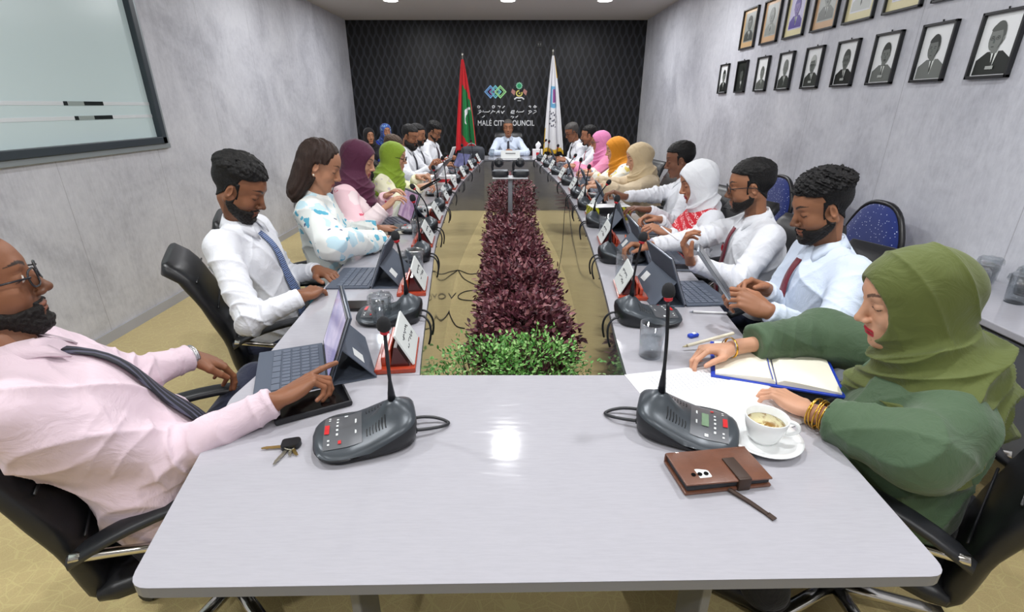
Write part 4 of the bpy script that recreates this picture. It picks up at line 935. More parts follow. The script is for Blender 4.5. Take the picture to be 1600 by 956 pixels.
def make_office_chair(top, lean=.16):
    r = empty('office_chair')
    m = MB(); loops = []
    for i in range(9):
        s = i / 8; z = .43 + .10 * math.sin(math.pi * s); 
    sx = [(-.24, .0), (-.235, .55), (-.2, .9), (-.1, 1), (.06, 1), (.18, .95), (.235, .8), (.255, .4), (.258, .0)]
    loops = [superloop((x, 0, .435 - .012 * max(0, (x - .1) * 8)), .245 * (.9 + .1 * h), max(.004, .042 * h), 3.4, 26, ((0, 1, 0), (0, 0, 1))) for x, h in sx]
    loft(m, loops); m.build('seat', M_LEATH, r, True)
    m = MB(); loops = []; N = 14
    for i in range(N + 1):
        s = i / N; z = .40 + (top - .40) * s; x = -.235 - lean * s ** 1.2 + .02 * math.sin(math.pi * s * 1.2); w = .215 + .02 * math.sin(math.pi * min(1, s * 1.1)) - .02 * s
        t = .030 + .006 * math.sin(s * math.pi * 3) ** 2 + (.014 if s > .9 else 0)
        e = 1 if 0 < i < N else .35; xx = x - (.018 if s > .9 else 0)
        loops.append(superloop((xx, 0, z), t * e, w * (1 if e == 1 else .93), 3.6, 30, ((1, 0, .15), (0, 1, 0))))
    loft(m, loops); bk = m.build('backrest', M_LEATH, r, True)
    m = MB()
    for q in (.35, .62, .84):
        x = -.235 - lean * q ** 1.2 + .02 * math.sin(math.pi * q * 1.2) + .031; z = .40 + (top - .40) * q
        m.tube([(x + .002, y, z) for y in (-.19, -.1, 0, .1, .19)], .0035, 6)
    m.build('seam', M_LEATH, bk, True)
    for s in (-1, 1):
        m = MB(); P = bez((-.25, s * .25, .575), (-.14, s * .262, .655), (.08, s * .26, .65), (.19, s * .245, .62), 10)
        loft(m, [superloop(p, .028 * (.6 if i in (0, 10) else 1), .013, 2.6, 14, ((0, 1, 0), (0, 0, 1))) for i, p in enumerate(P)])
        a = m.build('armrest', M_BPL, r, True)
        m = MB(); m.tube(bez((-.24, s * .265, .60), (-.12, s * .27, .56), (.08, s * .27, .50), (.10, s * .20, .39), 8), .011, 8); m.build('arm_bracket', M_CHR, a, True)
    m = MB(); m.tube([(0, 0, .08), (0, 0, .25)], .03, 14); m.tube([(0, 0, .25), (0, 0, .40)], .016, 12); m.box((0, 0, .39), (.2, .12, .03), bev=.01); m.build('gas_column', M_BPL, r, False, auto=35)
    m = MB()
    for k in range(5):
        a = 2 * math.pi * k / 5; loft(m, [superloop((math.cos(a) * q, math.sin(a) * q, .09 - .03 * q / .3), .022 - .03 * q * .3, .014, 3, 10, ((-math.sin(a), math.cos(a), 0), (0, 0, 1))) for q in (.02, .12, .24, .30)])
    m.build('star_base', M_CHR, r, True)
    for k in range(5):
        a = 2 * math.pi * k / 5; c = Vector((math.cos(a) * .30, math.sin(a) * .30, .028)); m = MB()
        for s in (-1, 1): m.lathe([(.001, -.009), (.024, -.009), (.027, -.005), (.027, .005), (.024, .009), (.001, .009)], c + Vector((-math.sin(a), math.cos(a), 0)) * .014 * s, 14, Matrix.Rotation(a, 3, 'Z') @ Matrix.Rotation(math.pi / 2, 3, 'X'))
        m.tube([c, c + Vector((0, 0, .035))], .008, 8); m.build('caster', M_BPL, r, False, auto=40)
    return r
def dup(root, loc=None, rz=None, label=None, group=None):
    def cp(o, p):
        c = o.copy(); COL.objects.link(c); c.parent = p
        for ch in [q for q in root_children.get(o.name, [])]: cp(ch, c)
        return c
    root_children = {}
    st = [root]
    while st:
        o = st.pop(); root_children[o.name] = list(o.children); st += list(o.children)
    r = cp(root, None)
    if loc is not None: r.location = loc
    if rz is not None: r.rotation_euler = (0, 0, rz)
    if label: r['label'] = label
    if group: r['group'] = group
    return r
R_ = math.radians
ch_lo = make_office_chair(.93, .15)
CH = [((-.76, .97), 32, 'of the reclining man in the pale pink shirt'), ((-.90, 1.86), 28, 'of the man with the blue plaid tie'), ((-.84, 2.86), 27, 'of the woman in the maroon hijab'),
      ((-.95, 3.94), 22, 'of the woman in the lime green hijab'), ((-1.07, 4.72), 20, 'of the brown-haired person in white'), ((-1.05, 5.18), 20, 'of the man with the long beard'), ((-1.06, 5.68), 18, 'of the mostly hidden bearded man'), ((-1.0, 6.34), 0, 'of the man in glasses at the far left'),
      ((.88, .965), 130, 'of the woman in the olive hijab'), ((1.07, 1.62), 202, 'of the man with curly hair'), ((1.06, 2.14), 200, 'of the man in black glasses'), ((1.04, 2.68), 200, 'of the woman in the white hijab'), ((1.06, 3.16), 198, 'of the man with the black moustache'),
      ((1.07, 4.06), 198, 'of the woman in the beige hijab'), ((1.05, 4.82), 192, 'of the woman in the mustard hijab'), ((1.03, 5.52), 188, 'of the woman in the pink hijab'), ((.98, 6.08), 185, 'of the man with the red tie'), ((.90, 6.55), 190, 'of the grey-haired man at the far right')]
for i, ((x, y), a, l) in enumerate(CH):
    o = ch_lo if i == 0 else dup(ch_lo)
    o.location = (x * K, y * K, 0); o.rotation_euler = (0, 0, R_(a)); tag(o, 'black leather office chair ' + l, 'office chair', 'black leather office chairs around the table')
hi = make_office_chair(1.0, .13); hi.location = (-.92 * K, 2.20 * K, 0); hi.rotation_euler = (0, 0, R_(25)); tag(hi, 'black leather office chair of the woman in the flowered white blouse', 'office chair', 'black leather office chairs around the table')
o = make_office_chair(1.10, .10); o.location = (-.06, 8.50, 0); o.rotation_euler = (0, 0, R_(-90)); o.scale = (1.1, 1.25, 1); tag(o, 'wide high-backed black leather chair of the man at the head of the table', 'office chair', 'black leather office chairs around the table')
# banquet chairs against the right wall
def speckle():
    t = NT('blue_speckled_fabric'); v = t.mapped(); d = t.node('ShaderNodeTexVoronoi', {'Vector': v, 'Scale': 62}).outputs[0]
    t.set(col=t.mix(t.math('LESS_THAN', d, .17), srgb(24, 44, 116), srgb(190, 200, 226)), rough=.85, sheen=.3); return t.m
M_SPK = speckle(); M_BFR = plain('banquet_frame_black', srgb(26, 26, 30), .35)
def make_banquet():
    r = empty('banquet_chair')
    def out(k): 
        o = []
        for (y, z) in rounded([(-.19, .50), (.19, .50), (.235, .80), (.12, .985), (-.12, .985), (-.235, .80)], [.04, .04, .08, .10, .10, .08], 5):
            o.append((y * k, .74 + (z - .74) * k))
        return o
    X = lambda z: -.21 - .10 * (z - .5)
    m = MB(); loops = [[Vector((X(z) + dx, y, z)) for y, z in out(k)] for dx, k in ((-.02, .93), (-.022, .99), (.0, 1), (.012, .98), (.03, .90), (.034, .6))]; loft(m, loops); b = m.build('backrest', M_SPK, r, False, auto=50)
    m = MB(); P = [Vector((X(z), y, z)) for y, z in out(1.02)]; m.tube(P + [P[0]], .015, 8, False); m.build('back_frame', M_BFR, r, True)
    m = MB(); loft(m, [superloop((x, 0, .455), .215 * (.92 + .08 * h), .035 * h + .002, 3.6, 26, ((0, 1, 0), (0, 0, 1))) for x, h in ((-.2, .2), (-.19, .8), (-.14, 1), (.1, 1), (.2, .85), (.22, .2))]); m.build('seat', M_SPK, r, True)
    for s in (-1, 1):
        MB().tube([(.19, s * .19, .43), (.22, s * .2, .0)], .012, 8).build('leg', M_BFR, r, True); MB().tube([(X(.52), s * .19, .52), (-.2, s * .19, .42), (-.25, s * .2, .0)], .012, 8).build('leg', M_BFR, r, True)
    return r
bq = make_banquet()
for i, (y, l) in enumerate(((2.27, 'blue speckled banquet chair nearest the camera along the right wall'), (2.75, 'middle one of the three blue speckled banquet chairs by the right wall'), (3.22, 'blue speckled banquet chair farthest along the right wall'))):
    o = bq if i == 0 else dup(bq); o.location = (1.80, (y + .10) * K, 0); o.rotation_euler = (0, 0, R_(180)); tag(o, l, 'banquet chair', 'blue banquet chairs against the right wall')

# ================================================================== CONFERENCE MICROPHONES
M_MIC = plain('mic_charcoal', srgb(66, 72, 78), .34, .25); M_MICD = plain('mic_dark_underside', srgb(26, 28, 32), .4); M_PAD = plain('mic_keypad_grey', srgb(98, 100, 104), .35, .3); M_REDK = plain('mic_red_key', srgb(196, 40, 44), .35)
M_WKEY = plain('mic_white_mark', srgb(220, 224, 224), .4); M_LCD = plain('mic_lcd_green', srgb(118, 142, 116), .2); M_FOAM = plain('mic_foam', srgb(30, 31, 34), .95, bump=(900, .8)); M_RRING = plain('mic_red_ring', srgb(190, 30, 44), .3); M_STEM = plain('mic_stem', srgb(32, 34, 40), .3, .4)
def make_mic(stem, head, lcd=False, detail=True, cabs='down', edge=.1):
    """+x points to the speaker's seat"""
    r = empty('conference_microphone')
    def hgt(x, y):
        u = x / .095; ridge = math.exp(-((x + .052) / .030) ** 2) * math.exp(-(y / .026) ** 2) * .030
        base = .034 + .030 * smooth1((.05 - x) / .13) - .25 * y * y / .07 * .2 - .011 * (y / .073) ** 2
        return base + ridge
    m = MB(); n = 44; rings = [(.0, 0), (.2, 0), (.4, 0), (.6, 0), (.76, 0), (.88, 0), (.95, 0), (1, 0)]; V = []; 
    def outl(t, k):
        c, s = math.cos(t), math.sin(t); x = .096 * math.copysign(abs(c) ** .46, c); y = .078 * math.copysign(abs(s) ** .46, s); y *= 1 - .20 * max(0, -x / .096) ** 1.5 + .06 * max(0, x / .096); x += .012 * (1 - (y / .08) ** 2) * (x > 0) * c
        return x * k, y * k
    for k, _ in rings:
        for i in range(n):
            x, y = outl(2 * math.pi * i / n, k); z = hgt(x, y); 
            if k > .9: z -= .004 * ((k - .9) / .1) ** 2 * 2
            V.append((x, y, z))
    F = [(a * n + i, a * n + (i + 1) % n, (a + 1) * n + (i + 1) % n, (a + 1) * n + i) for a in range(1, len(rings) - 1) for i in range(n)] + [(0, n + (i + 1) % n, n + i)[::-1] for i in range(n)]
    V = [(0, 0, hgt(0, 0))] * 1 + V[1:n] + V[n:]
    V = list(V); V[0] = (0, 0, hgt(0, 0)); m.add(V, F)
    b = len(rings) - 1; m2 = MB()
    top = V[b * n:(b + 1) * n]; lo1 = [(p[0] * 1.012, p[1] * 1.012, max(.018, p[2] - .016)) for p in top]; lo2 = [(p[0] * .97, p[1] * .97, .007) for p in top]; lo3 = [(p[0] * .84, p[1] * .84, .0) for p in top]
    m.m = 1; W4 = top + lo1 + lo2 + lo3; m.add(W4, [(a * n + i, a * n + (i + 1) % n, (a + 1) * n + (i + 1) % n, (a + 1) * n + i) for a in range(3) for i in range(n)] + [tuple(3 * n + i for i in range(n))[::-1]])
    o = m.build('base', [M_MIC, M_MICD], r, True); bm = bmesh.new(); bm.from_mesh(o.data); bmesh.ops.remove_doubles(bm, verts=bm.verts, dist=1e-6); bmesh.ops.recalc_face_normals(bm, faces=bm.faces); bm.to_mesh(o.data); bm.free()
    on = lambda x, y, d=.0012: Vector((x, y, hgt(x, y) + d))
    def patch(m, x0, x1, y0, y1, d, nx=5, ny=6):
        V = [on(x0 + (x1 - x0) * i / nx, y0 + (y1 - y0) * j / ny, d) for i in range(nx + 1) for j in range(ny + 1)]
        m.add(V, [(i * (ny + 1) + j, (i + 1) * (ny + 1) + j, (i + 1) * (ny + 1) + j + 1, i * (ny + 1) + j + 1) for i in range(nx) for j in range(ny)])
    if detail:
        m = MB(); patch(m, .012, .086, -.055, .055, .0012); kp = m.build('keypad', M_PAD, r, True)
        def keys(name, lst, mt):
            m = MB()
            for x, y, w, h in lst: patch(m, x - w / 2, x + w / 2, y - h / 2, y + h / 2, .0024, 1, 1)
            m.build(name, mt, kp)
        m = MB(); patch(m, .075, .084, -.014, .016, .003, 2, 2); m.build('talk_key', M_REDK, kp)
        m = MB(); patch(m, .052, .058, .038, .046, .003, 1, 1); m.build('red_key', M_REDK, kp)
        keys('key_marks', [(.060, y, .004, .006) for y in (-.035, -.022, -.008, .006, .02)] + [(.076, y, .004, .004) for y in (-.044, -.034, .034, .044)] + [(.044, -.046, .007, .007)], M_WKEY)
        m = MB(); patch(m, .0225, .0255, -.02, .028, .0024, 1, 1); m.build('printed_strip', M_WKEY, kp)
        if lcd: m = MB(); patch(m, .034, .048, -.022, .024, .003, 2, 2); m.build('display', M_LCD, kp)
        for s in (-1, 1):
            m = MB()
            for k in range(7): x = -.035 + k * .0062; m.tube([on(x, s * (.022 + .001 * k), .0005), on(x + .001, s * .036, .0005), on(x, s * .046, .0002)], .0011, 5)
            m.build('speaker_grille', M_MICD, r)
    f = Vector((-.052, 0, hgt(-.052, 0) - .006)); t = f + Vector(stem); mid = f + Vector((stem[0] * .25, stem[1] * .25, stem[2] * .6))
    P = bez(f, f + Vector((0, 0, stem[2] * .45)), mid, t, 12); rr = [.0085, .0070, .0050] + [.0036] * 10
    m = MB(); m.tube(P, rr, 8); st = m.build('gooseneck', M_STEM, r, True)
    d = (P[-1] - P[-3]).normalized(); R3 = d.to_track_quat('Z', 'Y').to_matrix()
    MB().lathe([(.0055, -.002), (.0085, .0), (.0090, .006), (.006, .008)], t, 14, R3).build('light_ring', M_RRING, st, True)
    MB().lathe([(.0085, .006), (.0125, .010), (.0135, .018), (.0115, .028), (.006, .034), (.001, .0355)], t, 16, R3).build('foam_windscreen', M_FOAM, st, True)
    for k, s in enumerate((-1, 1)):
        y = s * .022; m = MB()
        if cabs == 'down':
            e = -.098 - edge; P = bez((-.09, y, .016), (e + .0, y, .028), (e - .05, y + .01, .01), (e - .022, y + .015 * s, -.075), 14)
        else:
            P = bez((-.09, y, .016), (-.13, y * 1.2, .016), (-.16, y * .6, .006), (-.165, 0, .005), 12)
        m.tube(P, .0036, 7); m.tube([P[0] + Vector((.004, 0, 0)), P[1] * .6 + P[0] * .4], .0065, 8); m.build('cable', M_BPL, r, True)
    return r
def smooth1(x): x = max(0, min(1, x)); return x * x * (3 - 2 * x)
GM = 'conference microphones on the table'
def inner(P, y):
    for (x0, y0), (x1, y1) in zip(P, P[1:]):
        if y0 <= y <= y1: return x0 + (x1 - x0) * (y - y0) / (y1 - y0)
    return P[0][0] if y < P[0][1] else P[-1][0]
o = make_mic((.0, .012, .155), None, False, True, 'loop'); o.location = at(578, 684, z=TZ); o.rotation_euler = (0, 0, R_(196)); tag(o, 'charcoal gooseneck conference microphone beside the bunch of keys', 'microphone', GM)
o = make_mic((-.01, .012, .20), None, True, True, 'loop'); o.location = at(1066, 672, z=TZ); o.rotation_euler = (0, 0, R_(-20)); tag(o, 'charcoal conference microphone with green display behind the brown leather case', 'microphone', GM)
mL = [(1.47, 'in front of the second left member with the blue plaid tie'), (2.13, 'in front of the woman in the flowered white blouse'), (2.66, 'in front of the woman in the maroon hijab'), (3.25, 'bent low beside the woman in the lime green hijab'), (3.86, 'in front of the brown-haired person'), (4.50, 'in front of the man with the long beard'), (5.15, 'in front of the mostly hidden bearded man'), (5.85, 'in front of the man in glasses at the far left')]
mR = [(1.46, 'in front of the man with curly hair'), (2.12, 'in front of the man in black glasses'), (2.80, 'in front of the woman in the white hijab'), (3.30, 'in front of the man with the black moustache'), (3.75, 'in front of the woman in the beige hijab'), (4.40, 'in front of the woman in the mustard hijab'), (5.10, 'in front of the woman in the pink hijab'), (5.75, 'in front of the man with the red tie'), (6.40, 'in front of the grey-haired man at the far right')]
mic0 = make_mic((.015, 0, .17), None, False, True, 'down', .0); mic1 = make_mic((.06, .01, .145), None, False, True, 'down', .0); first = {}
for side, lst in ((-1, mL), (1, mR)):
    for i, (y, l) in enumerate(lst):
        src = mic1 if (i % 3 == 2) else mic0
        y *= K; x = inner(LI if side < 0 else RI, y) + side * .125; k = id(src)
        o = src if k not in first else dup(src); first[k] = 1
        if i in (3,) and side < 0:
            pass
        o.location = (x, y, TZ); o.rotation_euler = (0, 0, R_(180 + 6 * math.sin(i * 2.1) if side < 0 else 6 * math.sin(i * 1.7 + 1))); tag(o, 'charcoal conference microphone ' + l, 'microphone', GM)

# ================================================================== NAME PLATES
t = NT('red_varnished_wood'); n = t.noise(t.mapped((2, 14, 14)), 12, 4); t.set(col=t.mix(n, srgb(142, 44, 26), srgb(186, 72, 44)), rough=.22, coat=.5); M_RW = t.m
M_DRW = plain('dark_red_wood', srgb(72, 16, 14), .25, coat=.4); M_PLATE = plain('name_card_white', srgb(222, 226, 224), .35); M_INK = plain('ink_dark', srgb(52, 52, 58), .6)
def make_plate():
    """long side along y; the card leans and faces +x"""
    r = empty('name_plate_stand'); MB().box((0, 0, .007), (.105, .19, .014), bev=.003).build('base', M_RW, r)
    Mx = Matrix.Rotation(math.pi / 2, 4, 'X')
    m = MB(); m.prism([(-.012, .014), (.036, .014), (.008, .068), (.0, .068)], -.08, .08, Mx); m.build('wedge', M_DRW, r)
    m = MB(); m.box((-.030, 0, .026), (.012, .15, .024), bev=.003); m.box((-.014, 0, .036), (.010, .15, .044), bev=.003); m.build('pen_rail', M_RW, r)
    a = math.atan2(.028, .054); R3 = Matrix.Rotation(-a, 3, 'Y'); c = Vector((.026, 0, .060))
    cd2 = MB().box(c, (.006, .165, .095), R3, .001).build('card', M_PLATE, r)
    m = MB(); rnd = random.Random(3)
    for row in (0.014, -.012):
        y = -.05
        while y < .05:
            w = rnd.uniform(.005, .012); pts = [R3 @ Vector((.0036, y + w * q, row + rnd.uniform(-.006, .006))) + c for q in (0, .5, 1)]; m.tube(pts, .0011, 4); y += w + rnd.uniform(.003, .007)
    m.build('lettering', M_INK, cd2)
    return r
np0 = make_plate(); first = True
pL = [(1.205, 1.0, 'in front of the reclining man in pink'), (1.76, 1, 'before the man with the plaid tie'), (2.42, 1, 'beside the grey notebook on the left'), (2.95, 1, 'before the woman in maroon hijab'), (3.58, 1, 'by the woman in lime green hijab'), (4.2, 1, 'by the brown-haired person'), (4.85, 1, 'by the man with the long beard'), (5.5, 1, 'on the left by the mostly hidden man'), (6.2, 1, 'at the far left end')]
pR = [(1.72, 1, 'in front of the man with curly hair'), (2.42, 1, 'in front of the man in black glasses'), (3.05, 1, 'beside the black and yellow box'), (3.52, 1, 'by the woman in beige hijab'), (4.05, 1, 'by the woman in mustard hijab'), (4.75, 1, 'by the woman in pink hijab'), (5.45, 1, 'by the man with the red tie'), (6.1, 1, 'at the far right end')]
for side, lst in ((-1, pL), (1, pR)):
    for y, s, l in lst:
        o = np0 if first else dup(np0); first = False
        y *= K; x = inner(LI if side < 0 else RI, y) + side * .072
        if side > 0: x += .035
        o.location = (x, y, TZ); a = math.atan2(*(np.array(((inner(LI if side < 0 else RI, y + .1) - inner(LI if side < 0 else RI, y - .1)), .2)))); o.rotation_euler = (0, 0, R_(0 if side < 0 else 180) - a)
        tag(o, 'red wooden name plate stand with white card ' + l, 'name plate', 'name plates along the table')
r = empty('name_sign', (-.02 * K, 6.70 * K, TZ), 'white name sign standing before the man at the head of the table', 'name plate')
m = MB(); m.box((0, 0, .05), (.25, .006, .10), Matrix.Rotation(R_(-14), 3, 'X'), .001); m.build('card', M_PLATE, r); MB().box((0, .03, .006), (.26, .07, .012), bev=.002).build('base', M_PLATE, r)
m = MB(); m.box((0, -.006, .064), (.13, .002, .012)); m.box((0, -.003, .04), (.08, .002, .008)); m.build('lettering', plain('ink_grey', srgb(130, 130, 132), .6), r)

# ================================================================== TABLETS WITH KEYBOARD COVERS
M_FOLIO = plain('folio_grey', srgb(78, 86, 100), .7, bump=(500, .2)); M_FOLD = plain('folio_dark', srgb(30, 31, 36), .6); M_KEYC = plain('keycap', srgb(92, 100, 114), .55); M_ALU = plain('tablet_aluminium', srgb(150, 156, 166), .3, .8); M_BEZ = plain('tablet_black_bezel', srgb(12, 12, 14), .15)
def screen_mat(name, a, b, k):
    t = NT(name); n = t.noise(t.mapped((1, 1, 1), (0, 0, k)), 6, 3, .5, 1.5); c = t.mix(t.ramp(n, [(.4, (0,) * 3), (.62, (1,) * 3)]), a, b); t.set(col=(.01, .01, .01), rough=.12, emc=c, ems=.75); return t.m
SCR = [screen_mat('screen_violet', srgb(150, 142, 190), srgb(196, 184, 214), 0), screen_mat('screen_mauve', srgb(150, 120, 160), srgb(202, 176, 200), 1), screen_mat('screen_blue', srgb(86, 88, 140), srgb(128, 128, 176), 2), screen_mat('screen_white', srgb(198, 208, 220), srgb(226, 232, 238), 3)]
def make_tablet(scr, kb=True, tilt=22, label_=True):
    """user sits at -x; screen bottom edge on the y axis"""
    r = empty('tablet'); W2 = .25; H2 = .178; a = R_(tilt); R3 = Matrix.Rotation(a, 3, 'Y'); up = R3 @ Vector((0, 0, 1)); nrm = R3 @ Vector((-1, 0, 0)); c = Vector((0, 0, .008)) + up * H2 / 2
    m = MB(); m.box(c, (.0065, W2, H2), R3, .003); m.build('tablet_body', M_ALU, r, auto=40)
    MB().box(c + nrm * .0036, (.0012, W2 - .004, H2 - .004), R3).build('bezel', M_BEZ, r); sc = MB().box(c + nrm * .0044, (.0008, W2 - .022, H2 - .022), R3).build('screen', scr, r)
    m = MB(); m.m = 0; m.box(c - nrm * .0052, (.003, W2 + .004, H2 + .003), R3, .001)
    top = Vector((0, 0, .008)) + up * H2 * .52 - nrm * .007; foot = Vector((top.x + .052 + .02, 0, .002)); d = foot - top; L = d.length; R5 = Matrix((tuple((d.normalized()).cross(Vector((0, 1, 0)))), (0, 1, 0), tuple(d.normalized()))).transposed()
    m.box((top + foot) / 2, (.003, W2, L), R5, .001); m.box(((foot.x - .002) / 2 + .002, 0, .002), (foot.x, W2, .003), None, .001); m.build('folio_stand', M_FOLIO, r)
    if label_: MB().box((top + foot) / 2 + (R5 @ Vector((1, 0, 0))) * (-.0022 if (R5 @ Vector((1, 0, 0))).x < 0 else .0022) + Vector((0, -.075, 0)), (.0006, .045, .035), R5).build('asset_sticker', M_WKEY, r)
    if kb:
        k = MB().box((-.088, 0, .004), (.165, W2, .007), None, .002).build('keyboard', M_FOLIO, r)
        m = MB()
        for row in range(5):
            n = 12 if row < 4 else 7
            for j in range(n):
                w = (W2 - .03) / n; ww = w - .003
                if row == 4 and j == 3: pass
                m.box((-.028 - row * .0235, -(W2 - .03) / 2 + w * (j + .5), .0088), (.0185, ww, .0024))
        m.build('keys', M_KEYC, k)
    return r
def put_tablet(o, p, away, label): o.location = (p[0] * K, p[1] * K, TZ); o.rotation_euler = (0, 0, R_(away)); return tag(o, label, 'tablet', 'tablets in keyboard covers')
tv = make_tablet(SCR[0]); put_tablet(tv, (-.495, 1.165), 22, 'tablet with violet screen being touched by the reclining man in pink')
put_tablet(dup(tv), (-.535, 1.87), 2, 'tablet in grey keyboard cover before the man with the plaid tie')
tm_ = make_tablet(SCR[1]); put_tablet(tm_, (-.645, 2.93), 30, 'tablet with mauve screen used by the woman in maroon hijab')
tb2 = make_tablet(SCR[2], True, 30); put_tablet(tb2, (-.58, 5.55), 40, 'tablet with blue-violet screen on the left near the far end')
put_tablet(dup(tv), (.585, 1.69), 184, 'tablet in grey keyboard cover before the man with curly hair')
put_tablet(dup(tv), (.60, 2.16), 178, 'tablet in front of the man in black glasses')
put_tablet(dup(tv), (.635, 2.72), 176, 'tablet in front of the woman in white hijab')
put_tablet(dup(tv), (.63, 3.30), 178, 'tablet the man with black moustache reaches towards')
put_tablet(dup(tv), (.62, 4.02), 178, 'tablet with keyboard under the hands of the woman in beige')
put_tablet(dup(tv), (.58, 4.72), 178, 'tablet in front of the woman in mustard hijab')
put_tablet(dup(tv), (.52, 5.95), 180, 'tablet farthest along the right side')
# handheld / flat slabs
def slab_dev(name, size, M4, body, face, label, cat, group=None, rim=True):
    r = empty(name, M4.to_translation(), label, cat, group); r.rotation_euler = M4.to_euler()
    MB().box((0, 0, 0), size, None, min(size) * .35).build('body', body, r, auto=40)
    MB().box((0, 0, size[2] / 2 + .0003), (size[0] * .93, size[1] * .9, .0008)).build('screen', face, r)
    return r
def TR(p, yaw=0, pitch=0, roll=0): return Matrix.Translation(Vector(p)) @ Matrix.Rotation(R_(yaw), 4, 'Z') @ Matrix.Rotation(R_(pitch), 4, 'Y') @ Matrix.Rotation(R_(roll), 4, 'X')
slab_dev('phone', (.155, .078, .010), TR(at(562, 478, z=TZ + .006), 2), M_BEZ, M_BEZ, 'black phone lying flat beside the covered water glass', 'phone')
o = slab_dev('device_case', (.165, .09, .014), TR(at(487, 631, z=TZ + .008), 30), M_FOLD, M_BEZ, 'black device case lying under the pointing hand', 'case')
slab_dev('phone', (.15, .075, .008), TR(at(1115, 424, t=1.46), 160, -52, 0), M_ALU, M_BEZ, 'phone held by the man with curly hair', 'phone')
slab_dev('phone', (.15, .075, .009), TR(V3(.70, 1.99, TZ + .006), 175), M_ALU, M_BEZ, 'phone lying behind the tablet of the man in glasses', 'phone')
slab_dev('phone', (.15, .075, .009), TR(at(672, 288, t=3.7), 15, -25), M_BEZ, M_BEZ, 'dark phone held by the woman in lime green hijab', 'phone')
slab_dev('phone', (.15, .075, .009), TR(at(706, 240, t=5.9), -20, -65), M_WKEY, M_WKEY, 'white phone held up by the man at the far left', 'phone')
slab_dev('tablet_computer', (.22, .16, .007), TR(at(690, 264, t=4.8), -10, -50), M_ALU, SCR[3], 'pale tablet held up by the man with the long beard', 'tablet')
def pen(a, b, label, mt, tip=None, r_=.0038):
    r = empty('pen', a, label, 'pen'); a = Vector(a); b = Vector(b); d = (b - a)
    MB().tube([a + d * .1, a + d * .97, b], [r_, r_, r_ * .7], 10).build('barrel', mt, r, True, True); MB().tube([a, a + d * .1], [.0006, r_], 8).build('tip', tip or M_ALU, r, True, True)
M_STY = plain('stylus_white', srgb(226, 226, 228), .35)
pen(at(1077, 487, z=TZ + .005), at(1128, 489, z=TZ + .005), 'white stylus lying beside the keyboard on the right', M_STY)
pen(at(1030, 352, t=2.42), at(1056, 372, t=2.32), 'white stylus held by the woman in white hijab', M_STY)
pen(at(1066, 543, z=TZ + .012), at(1136, 524, z=TZ + .045), 'beige pen held in the writing hand', plain('pen_beige', srgb(214, 206, 186), .4), plain('pen_metal', srgb(170, 160, 130), .3, .6), .0048)

# ================================================================== WATER GLASSES
def clear_mat(name, tint, k=1.0, bump=0):
    t = NT(name); g = t.node('ShaderNodeBsdfGlossy', {'Roughness': .04}); tr = t.node('ShaderNodeBsdfTransparent', {'Color': tint}); fr = t.node('ShaderNodeLayerWeight', {'Blend': .5}).outputs[1]
    if bump:
        b = t.node('ShaderNodeBump', {'Height': t.noise(t.mapped(), 110, 3), 'Strength': 1.0, 'Distance': .012}); t.l.new(b.outputs[0], g.inputs['Normal']); t.l.new(b.outputs[0], fr.node.inputs['Normal'])
    mx = t.node('ShaderNodeMixShader', {0: t.math('ADD', t.math('MULTIPLY', t.math('POWER', fr, 3.5), min(.75, .5 * k)), .035 * k), 1: tr, 2: g}); t.l.new(mx.outputs[0], t.n['Material Output'].inputs[0]); return t.m
M_GLASS = clear_mat('clear_glass', (.93, .95, .96), 1.6)
M_FILM = clear_mat('thin_film', (.92, .94, .95), 3.0, 1)
M_WATER = clear_mat('still_water', (.93, .95, .96), 1.0)
def make_glass(cover=True, dark=False):
    r = empty('water_glass')
    MB().lathe([(.0, .0), (.027, 0), (.030, .003), (.034, .10), (.0325, .1005), (.0285, .008), (.0, .008)], n=28).build('tumbler', M_GLASS, r, True)
    MB().lathe([(.0, .009), (.0275, .009), (.0298, .055), (.0, .055)], n=24).build('water', M_WATER, r, True)
    if cover:
        m = MB(); prof = []; V = []; n = 30; rows = [(.0, .103), (.02, .1035), (.0345, .1025), (.038, .098), (.0385, .090), (.040, .080)]
        for i, (rr, z) in enumerate(rows):
            for k in range(n): a = 2 * math.pi * k / n; q = .0022 * math.sin(a * 9) * (i / 5); V.append(((rr + q) * math.cos(a), (rr + q) * math.sin(a), z + .002 * math.sin(a * 7 + i) * (i > 0)))
        m.add(V, [(i * n + k, i * n + (k + 1) % n, (i + 1) * n + (k + 1) % n, (i + 1) * n + k) for i in range(len(rows) - 1) for k in range(n)]); m.build('film_cover', M_FILM, r, True)
    return r
gA = make_glass(True); gB = make_glass(False)
GLS = [(gA, at(598, 508, z=TZ), 'plastic-covered water glass behind the nearest left name plate'), (gB, at(1015, 556, z=TZ), 'water glass beside the papers on the near right'), (gA, at(654, 372, z=TZ), 'covered water glass beside the grey notebook on the left'), (gB, at(973, 432, z=TZ), 'water glass behind the microphone of the curly-haired man'),
       (gA, at(650, 440, z=TZ) + Vector((-.02, .12, 0)), 'covered water glass behind the second left name plate'), (gB, V3(-.50, 3.42, TZ), 'water glass by the woman in lime green hijab'), (gB, V3(.50, 2.62, TZ), 'water glass in front of the woman in white hijab'), (gB, V3(-.52, 4.95, TZ), 'water glass on the left by the white tissue box'), (gB, V3(.52, 4.12, TZ), 'water glass in front of the woman in beige hijab'), (gB, V3(.50, 5.25, TZ), 'water glass in front of the woman in pink hijab'),
       (gA, V3(-.27, 6.85, TZ), 'covered water glass on the far table left of the chairman')]
first = {}
for src, p, l in GLS:
    o = src if id(src) not in first else dup(src); first[id(src)] = 1; o.location = p; tag(o, l, 'glass', 'water glasses on the conference table')
